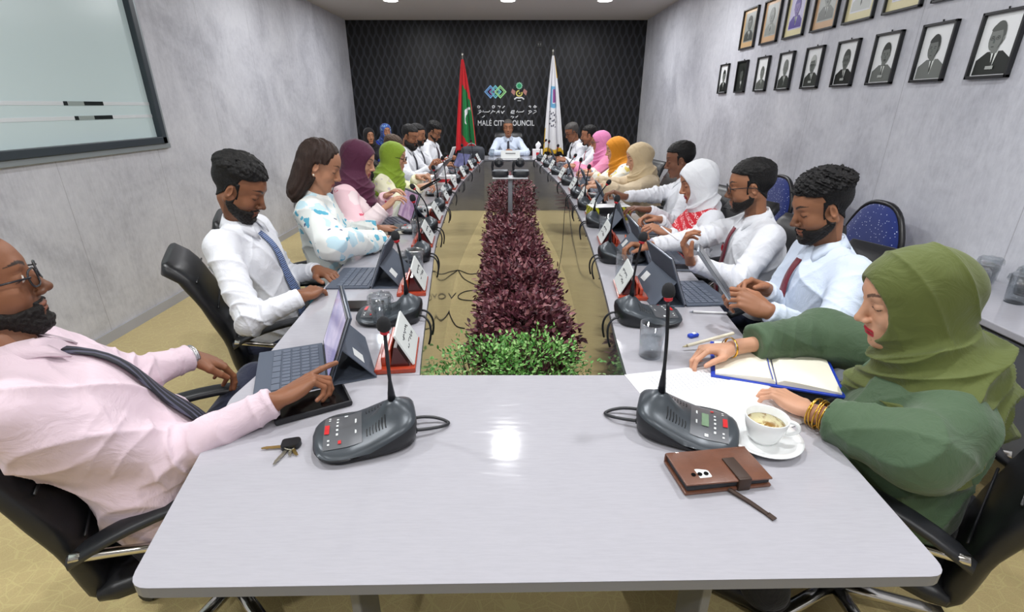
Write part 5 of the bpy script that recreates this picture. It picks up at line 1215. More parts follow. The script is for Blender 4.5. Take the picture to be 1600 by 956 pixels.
sg = [(1.93, 1.80), (1.84, 1.72), (1.96, 1.66), (1.85, 1.58), (1.97, 1.52), (1.75, 1.66), (1.87, 1.44), (1.98, 1.38), (1.78, 1.88)]
ls = ['farthest back', 'in the middle of the cluster', 'near the wall', 'in front of the cluster centre', 'near the wall in front', 'nearest the table edge', 'nearest the papers', 'in the front corner by the wall', 'at the back left corner']
for (x, y), l in zip(sg, ls): o = dup(gA, (x * 1.10, y * 1.10 + .12, TZ), 0, 'covered glass on the side table, %s' % l, 'covered glasses on the side table'); o['category'] = 'glass'
M_PAPER = plain('paper_white', srgb(240, 241, 244), .8)
def paper(p, yaw, size, label, lines=0, M_=None, curl=.0):
    r = empty('paper_sheet', p, label, 'paper', None, R_(yaw)); m = MB(); nx, ny = 8, 10; V = []
    for i in range(nx + 1):
        for j in range(ny + 1):
            u, v = i / nx - .5, j / ny - .5; V.append((u * size[0], v * size[1], .001 + curl * (max(0, u - .2) ** 2 * .6 + max(0, -v - .3) ** 2 * .5)))
    m.add(V, [(i * (ny + 1) + j, (i + 1) * (ny + 1) + j, (i + 1) * (ny + 1) + j + 1, i * (ny + 1) + j + 1) for i in range(nx) for j in range(ny)]); s = m.build('sheet', M_ or M_PAPER, r, True); md = s.modifiers.new('t', 'SOLIDIFY'); md.thickness = .0012
    if lines:
        m = MB(); rnd = random.Random(int(yaw))
        for k in range(lines):
            y = size[1] * (.38 - .74 * k / lines); x = -size[0] * .40
            while x < size[0] * rnd.uniform(.2, .4): w = rnd.uniform(.004, .012); m.box((x + w / 2, y, .0016), (w, .0016, .0003)); x += w + .003
        m.build('printed_lines', plain('print_grey', srgb(176, 178, 188), .7), r)
    return r
paper((2.01, 1.36, TZ), 12, (.21, .30), 'white sheet lying on the side table in front of the glasses')
paper(at(1100, 612, z=TZ), -78, (.23, .31), 'white printed sheet under the left hand of the woman in olive', 22, None, .02)
paper(at(1158, 636, z=TZ + .002), -66, (.20, .27), 'second white sheet tucked beneath the coffee saucer', 0)
# blue notebook, open
nb_ = empty('notebook', at(1205, 575, z=TZ), 'open cream-paged notebook with a bright blue cover under the writing arm', 'notebook', None, R_(-20))
M_BLUEC = plain('notebook_blue', srgb(28, 62, 178), .5); M_CREAM = plain('page_cream', srgb(240, 236, 218), .8)
MB().box((0, 0, .003), (.30, .21, .005), None, .001).build('cover', M_BLUEC, nb_)
for s in (-1, 1):
    m = MB(); loft(m, [[Vector((s * (.002 + .138 * q), y, z)) for y, z in ((-.098, .006), (.098, .006), (.098, .006 + h), (-.098, .006 + h))] for q, h in ((0, .006), (.1, .014), (.3, .013), (.7, .009), (1, .004))]); m.build('pages', M_CREAM, nb_, auto=30)
MB().tube([(-.01, -.1, .02), (-.012, -.04, .021), (-.01, .09, .02)], .0012, 5).build('ribbon', M_BLUEC, nb_)
r = empty('blue_dongle', at(1083, 524, z=TZ + .006), 'small blue dongle lying beyond the writing hand', 'dongle', None, R_(25)); MB().box((0, 0, 0), (.034, .017, .011), None, .004).build('shell', M_BLUEC, r, auto=40); MB().box((.003, 0, .006), (.012, .010, .002), None, .0008).build('button', M_WKEY, r)
# grey notebook on the left with strap
nb2 = empty('notebook', at(603, 362, z=TZ), 'closed grey notebook with black elastic strap on the left table', 'notebook', None, R_(8))
MB().box((0, 0, .012), (.23, .15, .018), None, .001).build('pages', M_CREAM, nb2); m = MB(); m.box((0, 0, .0225), (.235, .155, .003), None, .001); m.box((0, 0, .0015), (.235, .155, .003), None, .001); m.box((0, .077, .012), (.235, .003, .022)); m.build('cover', plain('notebook_grey', srgb(92, 98, 100), .6), nb2); m = MB(); m.box((.03, -.001, .0125), (.022, .162, .026), None, .001); m.build('strap', M_FOLD, nb2); MB().lathe([(.0, .0245), (.009, .0245), (.009, .027), (.0, .0275)], (-.04, .01, 0), 14).build('button', M_ALU, nb2)
# coffee cup and saucer
M_CHINA = plain('white_china', srgb(238, 240, 240), .12, coat=.6)
sp = at(1190, 690, z=TZ); r = empty('saucer', sp, 'white china saucer under the coffee cup', 'saucer'); MB().lathe([(.0, .003), (.03, .003), (.034, .0), (.042, .001), (.062, .009), (.074, .0155), (.0745, .0175), (.062, .0125), (.044, .0055), (.03, .0065), (.0, .0065)], n=44).build('dish', M_CHINA, r, True)
r = empty('coffee_cup', sp + Vector((.0, 0, .0065)), 'white cup half full of pale milky coffee on its saucer', 'cup'); MB().lathe([(.0, .003), (.018, .002), (.02, .0), (.024, .001), (.031, .012), (.038, .032), (.0415, .056), (.0405, .0575), (.039, .056), (.0355, .034), (.028, .014), (.0, .008)], n=44).build('bowl', M_CHINA, r, True)
m = MB(); m.tube(bez((.037, -.008, .048), (.062, -.022, .056), (.066, -.024, .022), (.033, -.008, .020), 14), .0042, 10); m.build('handle', M_CHINA, r, True)
t = NT('milky_coffee'); n = t.noise(t.mapped((1, 1, 1), loc=(.3, .2, 0)), 38, 3, .6, 1); t.set(col=t.mix(t.ramp(n, [(.5, (0,) * 3), (.62, (1,) * 3)]), srgb(206, 196, 150), srgb(140, 104, 52)), rough=.12); MB().lathe([(.0, .040), (.0368, .040), (.0366, .0385), (.0, .0385)], n=36).build('coffee', t.m, r, True)
# brown leather phone wallet
t = NT('brown_leather'); n = t.noise(t.mapped(), 26, 5, .7); t.set(col=t.mix(n, srgb(88, 54, 40), srgb(126, 82, 62)), rough=.36, coat=.25); t.bump(t.noise(t.mapped(), 240, 4), .35, .001); M_BRL = t.m
M_DBR = plain('dark_brown_strap', srgb(58, 40, 30), .55)
wl = empty('phone_wallet', at(1118, 742, z=TZ), 'brown leather phone wallet case with camera cut-out and strap', 'wallet', None, R_(8))
m = MB(); m.box((0, 0, .004), (.165, .088, .006), None, .002); m.build('back_cover', M_BRL, wl, auto=40); m = MB(); m.box((.0, 0, .0135), (.158, .083, .011), None, .003); m.build('inner_pages', M_FOLD, wl, auto=40)
m = MB(); m.box((0, 0, .0215), (.165, .088, .004), Matrix.Rotation(R_(1.5), 3, 'Y'), .0018); m.box((0, .044, .012), (.165, .004, .021), None, .0018); m.build('front_cover', M_BRL, wl, auto=40)
m = MB(); m.box((.028, -.043, .0145), (.024, .008, .026), None, .002); m.box((.028, -.015, .0252), (.024, .058, .003), Matrix.Rotation(R_(-1), 3, 'X'), .001); m.build('clasp_strap', M_DBR, wl, auto=40)
m = MB(); m.tube([(.0, -.044, .006), (.02, -.075, .004), (.035, -.105, .003)], [.004, .004, .0035], 6); m.box((.038, -.11, .003), (.010, .014, .002), Matrix.Rotation(R_(20), 3, 'Z')); m.build('bookmark_strap', M_DBR, wl)
m = MB(); m.prism(rounded([(-.066, -.03), (-.026, -.03), (-.026, -.012), (-.045, -.006), (-.066, -.010)], .004, 3), .0238, .0248); cm_ = m.build('camera_cutout', M_WKEY, wl)
m = MB()
for x, y in ((-.058, -.021), (-.046, -.021), (-.034, -.021)): m.lathe([(.0, .0265), (.0042, .0265), (.0042, .0248), (.0, .0248)], (x, y, 0), 14)
m.build('camera_lens', M_BEZ, cm_)
# keys
ky = empty('key_bunch', at(443, 700, z=TZ), 'bunch of brass and steel keys with a black car key', 'keys', None, R_(12)); M_BRASS = plain('key_brass', srgb(176, 150, 92), .3, .9); M_STL = plain('key_steel', srgb(190, 186, 170), .28, .9)
m = MB(); m.prism(rounded([(-.002, -.014), (.030, -.012), (.036, .002), (.030, .015), (-.002, .013)], .006, 4), .003, .013); m.build('fob', plain('key_fob_black', srgb(22, 24, 28), .35), ky, auto=40)
def key(ang, L, mt, off=(0, 0)):
    R3 = Matrix.Translation((off[0], off[1], 0)) @ Matrix.Rotation(R_(ang), 4, 'Z'); m = MB(); m.prism([(0, -.0035), (L * .8, -.003), (L, 0), (L * .95, .003), (L * .8, .0022), (L * .72, .0038), (L * .62, .002), (L * .5, .0038), (L * .3, .0035), (0, .0035)], .0035, .0055, R3)
    m.prism([(.008 * math.cos(k * math.pi / 6) - .004, .0075 * math.sin(k * math.pi / 6)) for k in range(12)], .003, .006, R3); m.build('key', mt, ky)
key(176, .042, M_BRASS, (.0, 0)); key(-112, .052, M_STL, (.012, -.006)); key(-62, .030, M_BRASS, (.018, -.008)); key(-84, .026, M_STL, (.016, -.008))
m = MB(); P = [(.014 + .011 * math.cos(a), -.006 + .011 * math.sin(a), .0075 + .002 * math.sin(a * 2)) for a in [i * math.pi / 9 for i in range(19)]]; m.tube(P, .0011, 6, False); m.build('key_ring', M_STL, ky, True)
# saucer + napkin on the left, boxes
r = empty('side_plate', V3(-.50, 3.06, TZ), 'white side plate on the left before the maroon hijab', 'plate'); MB().lathe([(.0, .003), (.045, .003), (.075, .013), (.0755, .015), (.045, .006), (.0, .006)], n=36).build('dish', M_CHINA, r, True); 
r = empty('tea_cup', V3(-.50, 3.06, TZ + .006), 'white tea cup on the side plate on the left', 'cup'); MB().lathe([(.0, .002), (.022, .0), (.032, .018), (.038, .05), (.036, .05), (.03, .02), (.0, .006)], n=30).build('bowl', M_CHINA, r, True); MB().tube(bez((-.034, 0, .042), (-.058, 0, .046), (-.058, 0, .016), (-.031, 0, .018), 10), .004, 8).build('handle', M_CHINA, r, True)
def tissue(p, yaw, c1, c2, label, size=(.22, .115, .075), pattern=True):
    r = empty('tissue_box', p, label, 'tissue box', 'tissue boxes on the table', R_(yaw)); MB().box((0, 0, size[2] / 2), size, None, .002).build('carton', c1, r)
    m = MB(); 
    for s in (-1, 1): m.box((s * (size[0] / 2 + .0006), 0, size[2] * .48), (.001, size[1] * .5, size[2] * .6)); m.box((0, s * (size[1] / 2 + .0006), size[2] * .5), (size[0] * (.75 if pattern else .3), .001, size[2] * .34))
    m.build('printed_panel', c2, r); 
    F_ = Field((-.06, -.04, -.03), (.06, .04, .14), .005); F_.cap((0, 0, size[2] - .08 + .0), (.0, 0, .03), .02, .024, k=.02); m = MB(); V = []; n = 18
    for i, (rr, z) in enumerate(((.016, -.004), (.024, .02), (.036, .045), (.026, .07), (.006, .092))):
        for k in range(n): a = 2 * math.pi * k / n; q = 1 + .28 * math.sin(a * 3 + i); V.append((rr * q * math.cos(a) + .006 * i * .4, rr * .6 * q * math.sin(a), size[2] + z + .006 * math.sin(a * 2 + i)))
    m.add(V, [(i * n + k, i * n + (k + 1) % n, (i + 1) * n + (k + 1) % n, (i + 1) * n + k) for i in range(4) for k in range(n)] + [tuple(4 * n + k for k in range(n))]); m.build('tissue', M_PAPER, r, True)
M_RP = plain('carton_red', srgb(206, 30, 44), .5); M_WP = plain('carton_white', srgb(238, 236, 238), .5)
tissue(V3(-.60, 4.42, TZ), 8, M_WP, M_RP, 'white and red tissue box on the left side of the table'); tissue(V3(.335, 6.78, TZ), 0, M_WP, M_RP, 'white tissue box with red square on the far table', (.13, .12, .11), False)
t = NT('yellow_lattice'); v = t.mapped((1, 1, 1), (.8, 0, 0)); w1 = t.node('ShaderNodeTexWave', {'Vector': t.mapped((1, 1, 1), (.785, 0, .785)), 'Scale': 16}); w2 = t.node('ShaderNodeTexWave', {'Vector': t.mapped((1, 1, 1), (-.785, 0, -.785)), 'Scale': 16})
t.set(col=t.mix(t.math('GREATER_THAN', t.math('MAXIMUM', w1.outputs[1], w2.outputs[1]), .9), srgb(196, 194, 44), srgb(40, 42, 22)), rough=.5); M_LAT = t.m
bx = empty('carton_box', at(950, 342, z=TZ), 'black box with yellow lattice pattern and white top on the right', 'box', None, R_(10)); MB().box((0, 0, .04), (.24, .11, .08), None, .002).build('carton', plain('carton_black', srgb(34, 36, 40), .4), bx); m = MB()
m.box((.121, 0, .04), (.003, .111, .081)); m.box((-.121, 0, .04), (.003, .111, .081)); m.box((.085, -.0555, .04), (.07, .002, .081)); m.box((-.1, -.0555, .04), (.04, .002, .081)); m.build('lattice_panel', M_LAT, bx); MB().box((0, 0, .081), (.236, .106, .003)).build('white_top', M_PAPER, bx)
slab_dev('folded_case', (.17, .09, .016), TR(V3(.665, 2.47, TZ + .009), 170), plain('case_orange', srgb(196, 92, 58), .5), M_FOLD, 'orange-edged case lying between the tablets on the right', 'case')
bg = empty('laptop_bag', V3(-.50, 6.55, TZ), 'dark grey bag standing on the far left of the table', 'bag', None, R_(-10)); m = MB(); loft(m, [superloop((0, 0, z), .15 * k, .07 * k, 3.2, 26, ((1, 0, 0), (0, 1, 0))) for z, k in ((0, .9), (.01, 1), (.08, 1.02), (.13, .98), (.155, .85), (.165, .5))]); m.build('body', plain('bag_dark_grey', srgb(58, 62, 70), .7), bg, True); MB().tube(bez((-.06, -.03, .155), (-.05, -.06, .215), (.05, -.06, .215), (.06, -.03, .155), 10), .006, 7).build('strap', plain('bag_strap_grey', srgb(150, 152, 156), .5), bg, True); MB().box((.03, -.072, .08), (.12, .006, .07), None, .003).build('pocket', plain('bag_pocket', srgb(44, 46, 54), .6), bg)
# ================================================================== CAMERA STAND between the tables
cs = empty('camera_stand', (-.017, 4.91, 0), 'grey pole stand with a white tray among the shrubs', 'stand'); M_POLE = plain('pole_grey', srgb(152, 156, 164), .35, .5)
MB().box((0, 0, .42), (.045, .03, .84), None, .008).build('pole', M_POLE, cs, auto=40); MB().lathe([(.0, .02), (.16, .02), (.17, .008), (.17, 0), (0, 0)], n=32).build('base', M_POLE, cs, auto=40)
m = MB(); m.box((0, 0, .845), (.34, .20, .012), None, .004); m.build('tray', plain('tray_white', srgb(214, 216, 220), .4), cs, auto=40)
def ptz(x, l):
    r = empty('conference_camera', (-.017 + x * K, 4.91, .860), l, 'camera', 'two round-headed conference cameras on the tray stand'); M_CAMB = plain('camera_black', srgb(32, 35, 42), .4)
    m = MB(); loft(m, [superloop((0, 0, z), .072 * k, .066 * k, 3.4, 28, ((1, 0, 0), (0, 1, 0))) for z, k in ((0, .9), (.006, 1), (.035, 1), (.042, .94))]); m.build('base', M_CAMB, r, auto=40)
    MB().box((0, 0, .0435), (.125, .11, .004), None, .002).build('top_plate', M_POLE, r)
    m = MB(); m.tube([(-.062, 0, .04), (-.066, 0, .075), (-.062, 0, .11)], [.010, .011, .009], 10); m.box((-.058, 0, .10), (.014, .045, .05), None, .005); m.build('yoke', M_CAMB, r, auto=40)
    m = MB(); m.lathe([(.0, -.040), (.022, -.036), (.036, -.018), (.040, .0), (.036, .018), (.024, .034), (.016, .038), (.0, .038)], (-.008, 0, .105), 26, Matrix.Rotation(R_(90), 3, 'X')); m.build('camera_head', M_CAMB, r, True)
    m = MB(); m.lathe([(.0, .037), (.014, .038), (.017, .034)], (-.008, 0, .105), 20, Matrix.Rotation(R_(-90), 3, 'X')); m.build('lens', M_BEZ, r, True)
    return r
ptz(-.085, 'round-headed black conference camera on the left of the tray'); ptz(.09, 'round-headed black conference camera on the right of the tray')

# ================================================================== SHRUBS
def leaf_mat(name, a, b, c):
    t = NT(name); oi = t.node('ShaderNodeNewGeometry').outputs['Random Per Island']; t.set(col=t.ramp(oi, [(0, a), (.5, b), (1, c)]), rough=.42, spec=.4); return t.m
M_LM = leaf_mat('leaves_maroon', srgb(66, 30, 42), srgb(112, 60, 72), srgb(158, 106, 108)); M_LG = leaf_mat('leaves_green', srgb(60, 122, 52), srgb(118, 178, 88), srgb(176, 214, 140)); M_TW = plain('twig_brown', srgb(70, 48, 40), .8); M_POT = plain('plant_pot_black', srgb(22, 23, 26), .45); M_SOIL = plain('potting_soil', srgb(40, 30, 24), .95)
def leaf_cloud(rng, P, D, L, Wd):
    n = len(P); D = D / np.linalg.norm(D, axis=1, keepdims=True); S = np.cross(D, rng.normal(size=(n, 3)) * .6 + [0, 0, 1]); S /= np.linalg.norm(S, axis=1, keepdims=True); U = np.cross(S, D); L = L[:, None]; Wd = Wd[:, None]
    v = [P, P + D * L * .32 + S * Wd - U * L * .02, P + D * L * .7 + S * Wd * .75 - U * L * .10, P + D * L - U * L * .22, P + D * L * .7 - S * Wd * .75 - U * L * .10, P + D * L * .32 - S * Wd - U * L * .02]
    m1 = P + D * L * .5 - U * L * .10 - U * Wd * .35
    V = np.stack(v + [m1], 1).reshape(-1, 3); b = np.arange(n)[:, None] * 7
    F = np.concatenate([b + np.array([[0, 1, 6, 0]]), b + np.array([[1, 2, 6, 1]]), b + np.array([[2, 3, 6, 2]]), b + np.array([[3, 4, 6, 3]]), b + np.array([[4, 5, 6, 4]]), b + np.array([[5, 0, 6, 5]])])[:, :3]
    return V, F
def shrub(name, x, y, rx, ry, ztop, zb, n, mat, L, label, group, seed, stems=26, rough_=.0):
    rng = np.random.default_rng(seed); r = empty(name, (x, y, 0), label, 'plant', group)
    # branch tips on a lumpy dome
    T = []
    while len(T) < n:
        q = rng.uniform(-1, 1, 3); q[2] = abs(q[2]); d = (abs(q[0]) ** 3 + abs(q[1]) ** 3 + abs(q[2]) ** 2.6)
        if d > 1 or d < .30 + .3 * rng.random(): continue
        T.append(q)
    T = np.array(T); lump = 1 + .12 * np.sin(T[:, 0] * 7 + seed) * np.cos(T[:, 1] * 6 + seed * 2) + .06 * rng.normal(size=len(T)); mid = zb + (ztop - zb) * .25
    jit = 1 + rough_ * rng.normal(size=len(T)) if rough_ else 1
    P = np.stack([T[:, 0] * rx * lump * jit, T[:, 1] * ry * lump, mid + (ztop - mid) * T[:, 2] * lump], 1); low = rng.random(len(T)) < .35; P[low, 2] = mid - (mid - zb) * rng.random(low.sum()) * .8
    Dr = T * [1, 1, .8] + rng.normal(size=T.shape) * .55 + [0, 0, .25]
    V, F = leaf_cloud(rng, P, Dr, L * rng.uniform(.7, 1.25, len(P)), L * .27 * rng.uniform(.8, 1.2, len(P)))
    raw('foliage', V, F, mat, r)
    m = MB()
    for i in rng.choice(len(P), stems, replace=False): m.tube(bez((P[i][0] * .15, P[i][1] * .15, .18), (P[i][0] * .3, P[i][1] * .3, zb + .05), P[i] * [.8, .8, .8], P[i], 6), [.004, .0035, .003, .0028, .0024, .002, .0015], 5)
    m.build('stems', M_TW, r)
    pw = min(rx, .17); pt = MB().lathe([(.0, .0), (pw * .72, .0), (pw * .95, .22), (pw * 1.02, .23), (pw * 1.0, .245), (pw * .92, .24), (pw * .9, .21), (.0, .21)], n=26).build('pot', M_POT, r, auto=40); MB().lathe([(.0, .212), (pw * .89, .212), (pw * .89, .209), (0, .209)], n=20).build('soil', M_SOIL, pt)
    return r
GS = 'maroon-leaved shrubs in the row between the tables'
for i, (x, y, rx, zt, l) in enumerate(((.055, 2.13, .235, .56, 'maroon-leaved shrub directly behind the green ones'), (.045, 2.58, .225, .585, 'second maroon-leaved shrub behind the green ones'), (.03, 3.02, .215, .59, 'third maroon-leaved shrub of the row'), (.01, 3.5, .21, .58, 'fourth maroon-leaved shrub of the row'), (-.005, 4.0, .21, .56, 'maroon-leaved shrub just in front of the camera stand'), (-.01, 4.85, .235, .63, 'maroon-leaved shrub directly behind the camera stand'), (.0, 5.6, .25, .70, 'maroon-leaved shrub farthest from the camera'))):
    shrub('potted_shrub', x * 1.11, y * 1.11, rx * 1.11, .265, zt, .24, 3000 if i < 4 else 2100, M_LM, .036, l, GS, 20 + i)
GG = 'green leafy shrubs at the near end of the row'
shrub('potted_shrub', .11, 1.93, .21, .22, .55, .24, 1900, M_LG, .021, 'bright green small-leaved shrub on the right of the near end', GG, 41, 40, .14)
shrub('potted_shrub', -.11, 1.89, .24, .24, .53, .22, 1900, M_LG, .021, 'bright green small-leaved shrub left of centre at the near end', GG, 42, 40, .16)
shrub('potted_shrub', -.245, 1.80, .165, .19, .42, .16, 700, M_LG, .021, 'sparse straggling green shrub at the left of the near end', GG, 43, 44, .2)
# cables on the carpet
M_CAB = plain('cable_black', srgb(28, 28, 30), .5)
def cable(pts, label, r_=.004):
    P = [Vector(p) for p in pts]; Q = []
    for i in range(len(P) - 1):
        p0, p1, p2, p3 = P[max(i - 1, 0)], P[i], P[i + 1], P[min(i + 2, len(P) - 1)]
        for k in range(8): s = k / 8; Q.append(.5 * (2 * p1 + (p2 - p0) * s + (2 * p0 - 5 * p1 + 4 * p2 - p3) * s * s + (3 * p1 - p0 - 3 * p2 + p3) * s ** 3))
    Q.append(P[-1]); o = MB().tube(Q, r_, 7).build('floor_cable', M_CAB, None, True); tag(o, label, 'cable', 'black cables lying on the carpet')
F0 = lambda u, v: tuple(at(u, v, z=.006))
cable([F0(676, 424), F0(700, 425), F0(716, 422), F0(735, 428), F0(760, 424)], 'black cable crossing the carpet left of the maroon shrubs'); cable([F0(716, 422), F0(726, 436), F0(750, 448)], 'short black cable branching towards the maroon shrubs')
cable([F0(756, 452), F0(728, 455), F0(716, 462), F0(722, 468), F0(750, 470)], 'looped black cable beside the maroon shrubs'); cable([F0(712, 458), F0(703, 470), F0(702, 488), F0(712, 508), F0(726, 513)], 'curved black cable behind the green shrubs on the left'); cable([F0(880, 420), F0(892, 428), F0(915, 431)], 'black cable on the carpet right of the shrubs')
cable([(.50, 4.53, .70), (.48, 4.5, .60), (.45, 4.33, .25), (.38, 4.16, .02), (.29, 4.05, .006)], 'black cable hanging from the right table to the carpet', .003)

# ================================================================== PORTRAITS
PB = plain('portrait_frame_black', srgb(28, 29, 32), .35); PW = plain('portrait_ground_white', srgb(244, 246, 247), .25); 
GREY = lambda g, w=0: plain('portrait_tone_%d_%d' % (g, w), srgb(g + w, g + 4, g), .3)
def portrait(y, zc, w, h, spec, label, group):
    r = empty('framed_portrait', (XR, y, zc - h / 2), label, 'framed picture', group); r.rotation_euler = (0, R_(0), 0)
    b = .013; m = MB(); x = -.012
    for c, d in (((x, 0, b / 2), (.022, w, b)), ((x, 0, h - b / 2), (.022, w, b)), ((x, -w / 2 + b / 2, h / 2), (.022, b, h)), ((x, w / 2 - b / 2, h / 2), (.022, b, h))): m.box(c, d)
    m.build('frame', PB, r, bevel=.002); MB().box((-.004, 0, h / 2), (.006, w - .02, h - .02)).build('backing', spec.get('bg', PW), r)
    if spec.get('pin'): MB().tube([(-.004, 0, h), (-.006, 0, h + .012)], .004, 6).build('hanger', PB, r)
    def poly(name, pts, mt, k):
        X = -.0076 - .0005 * k; m = MB(); m.add([(X, -p[0] * w, p[1] * h) for p in pts], [tuple(range(len(pts)))[::-1]]); m.add([(X + .0004, -p[0] * w, p[1] * h) for p in pts], [tuple(range(len(pts)))]); return m
    E2 = lambda cx, cy, a, bb, n=20, t0=0, t1=2 * math.pi: [(cx + a * math.cos(t0 + (t1 - t0) * i / n), cy + bb * math.sin(t0 + (t1 - t0) * i / n)) for i in range(n + (0 if t1 - t0 > 6.2 else 1))]
    t_ = spec.get('turn', 0); suit = spec['suit']; skin = spec['skin']; hair = spec['hair']; s = spec.get('s', 1.0); oy = spec.get('oy', 0)
    m = MB(); mats = []
    def ad(pts, mt, k):
        if mt not in mats: mats.append(mt)
        q = poly('', [(a, bq + oy) for a, bq in pts], mt, k); m.m = mats.index(mt); m.add(q.V, q.F)
    lo = .06 if not spec.get('mount') else .2
    clipx = .40 if not spec.get('mount') else .30
    ad([(-clipx, lo - oy), (clipx, lo - oy), (clipx * .98, .27 * s), (.17 * s, .385 * s), (-.17 * s, .385 * s), (-clipx * .98, .27 * s)], suit, 1)
    ad([(-.08 * s, .40 * s), (.08 * s, .40 * s), (.01, .13)], GREY(232), 2); ad([(-.018, .36 * s), (.018, .36 * s), (.024, .2), (.0, .14), (-.024, .2)], spec.get('tie', GREY(70)), 3)
    ad([(-.07 * s + t_ * .02, .36 * s), (.07 * s + t_ * .02, .36 * s), (.08 * s, .48 * s), (-.08 * s, .48 * s)], skin, 4)
    ad(E2(t_ * .03, .61 * s, .165 * s, .20 * s), hair, 4.5); ad(E2(t_ * .055, .565 * s, .142 * s, .175 * s), skin, 5)
    if not spec.get('bald'): ad([(t_ * .055 + a_, b_) for a_, b_ in E2(0, .655 * s, .146 * s, .125 * s, 14, .25, math.pi - .25)] + [(t_ * .055 - .09 * s, .665 * s), (t_ * .055 + .09 * s, .675 * s)], hair, 5.5)
    for e in (-1, 1):
        ad([(t_ * .055 + e * .06 * s - .03 * s, .605 * s), (t_ * .055 + e * .06 * s + .03 * s, .605 * s), (t_ * .055 + e * .06 * s + .026 * s, .594 * s), (t_ * .055 + e * .06 * s - .026 * s, .594 * s)], hair if not spec.get('bald') else GREY(60), 6)
        ad(E2(t_ * .06 + e * .058 * s, .572 * s, .019 * s, .008 * s, 10), GREY(40), 6); ad(E2(t_ * .03 + e * .15 * s, .56 * s, .02 * s, .035 * s, 10), skin, 4.8)
        if spec.get('gl'): 
            P = E2(t_ * .06 + e * .06 * s, .57 * s, .045 * s, .026 * s, 14); Q = E2(t_ * .06 + e * .06 * s, .57 * s, .038 * s, .021 * s, 14)
            for i in range(14): j = (i + 1) % 14; ad([P[i], P[j], Q[j], Q[i]], GREY(40), 7)
    ad([(t_ * .07 - .012 * s, .56 * s), (t_ * .07 + .012 * s, .56 * s), (t_ * .07 + .024 * s, .50 * s), (t_ * .07 - .024 * s, .50 * s)], GREY(96, -4) if not spec.get('tone') else spec['tone'], 6)
    if spec.get('mo'): ad(E2(t_ * .07, .475 * s, .052 * s, .013 * s, 12), hair, 7)
    ad(E2(t_ * .07, .452 * s, .036 * s, .008 * s, 10), GREY(70), 7)
    if spec.get('badge'): ad([(-.10, .14), (.08, .14), (.08, .19), (-.10, .19)], GREY(176), 8)
    m.build('picture', mats, r)
    return r
G1 = 'lower row of black-framed portraits on the right wall'; G2 = 'upper row of framed portraits on the right wall'
LOWY = [5.284, 4.885, 4.49, 4.12, 3.75, 3.39, 3.045, 2.70, 2.362]
gd = lambda g: GREY(g)
SPL = [dict(suit=gd(26), skin=gd(120), hair=gd(34), l='darkest dark-suited man, first from the dark wall'), dict(suit=gd(40), skin=gd(84), hair=gd(30), bg=gd(38), l='dim figure on a dark ground, second from the dark wall'), dict(suit=gd(96), skin=gd(130), hair=gd(110), s=.9, l='person in plain grey dress, third from the dark wall'), dict(suit=gd(60), skin=gd(132), hair=gd(128), bald=1, mo=1, l='bald man with moustache'), dict(suit=gd(58), skin=gd(110), hair=gd(190), gl=1, badge=1, turn=-.6, l='white-haired man in glasses'), dict(suit=gd(32), skin=gd(104), hair=gd(70), gl=1, mo=1, badge=1, l='round-faced man in dark suit with moustache and badge'), dict(suit=gd(112), skin=gd(116), hair=gd(44), mo=1, badge=1, turn=.4, l='man in pale suit with thick moustache'), dict(suit=gd(118), skin=gd(110), hair=gd(40), turn=-1, tie=gd(60), l='smiling man in light suit turned aside'), dict(suit=gd(34), skin=gd(126), hair=gd(84), gl=1, turn=-1.2, badge=1, tie=gd(50), s=1.05, l='man in glasses and dark suit nearest the camera')]
for y, s in zip(LOWY, SPL): s['pin'] = 1; portrait(y * KR, RZ(1.63), .205 * KR, .262 * KR, s, 'black-framed portrait of a %s' % s['l'] if s['l'][0] != 'd' else 'black-framed portrait of the %s' % s['l'], G1)
UPY = [4.88, 4.486, 4.108, 3.73, 3.373, 3.01, 2.66]
M_MNT = plain('mount_tan', srgb(206, 172, 128), .3); M_MNC = plain('mount_cream', srgb(232, 222, 176), .3); M_MNO = plain('mount_orange', srgb(214, 176, 138), .3)
VIO = plain('portrait_violet', srgb(70, 44, 150), .3); PALEW = plain('portrait_fade', srgb(228, 230, 236), .3)
SPU = [dict(suit=gd(70), skin=gd(110), hair=gd(40), bg=M_MNT, ins=gd(150), l='dark standing figure on tan mount, first from the dark wall'), dict(suit=gd(150), skin=gd(140), hair=gd(130), bg=M_MNO, ins=gd(176), l='pale faded figure on tan mount, second from the dark wall'), dict(suit=VIO, skin=plain('portrait_violet_pale', srgb(120, 100, 170), .3), hair=VIO, tone=VIO, bg=M_MNC, ins=plain('portrait_lilac', srgb(200, 196, 230), .3), l='violet-tinted figure on cream mount'), dict(suit=gd(110), skin=gd(140), hair=gd(90), mo=1, bg=M_MNO, ins=gd(178), l='grey-suited man on orange-tan mount'), dict(suit=gd(196), skin=gd(206), hair=gd(190), bg=M_MNC, ins=PALEW, l='almost white faded figure on cream mount'), dict(suit=gd(170), skin=gd(186), hair=gd(160), bg=M_MNC, ins=PALEW, l='faded pale figure on a wide cream mount'), dict(suit=gd(120), skin=gd(140), hair=gd(70), bg=M_MNT, ins=gd(170), l='figure on tan mount, nearest the camera in the upper row')]
for y, s in zip(UPY, SPU):
    s['mount'] = 1; s['s'] = .86; s['oy'] = .12; o = portrait(y * KR, RZ(2.01), .28 * KR, .315 * KR, s, 'framed portrait of a ' + s['l'], G2)
    MB().box((-.0073, 0, .1675 * KR), (.001, .185 * KR, .225 * KR)).build('photograph', s['ins'], o)

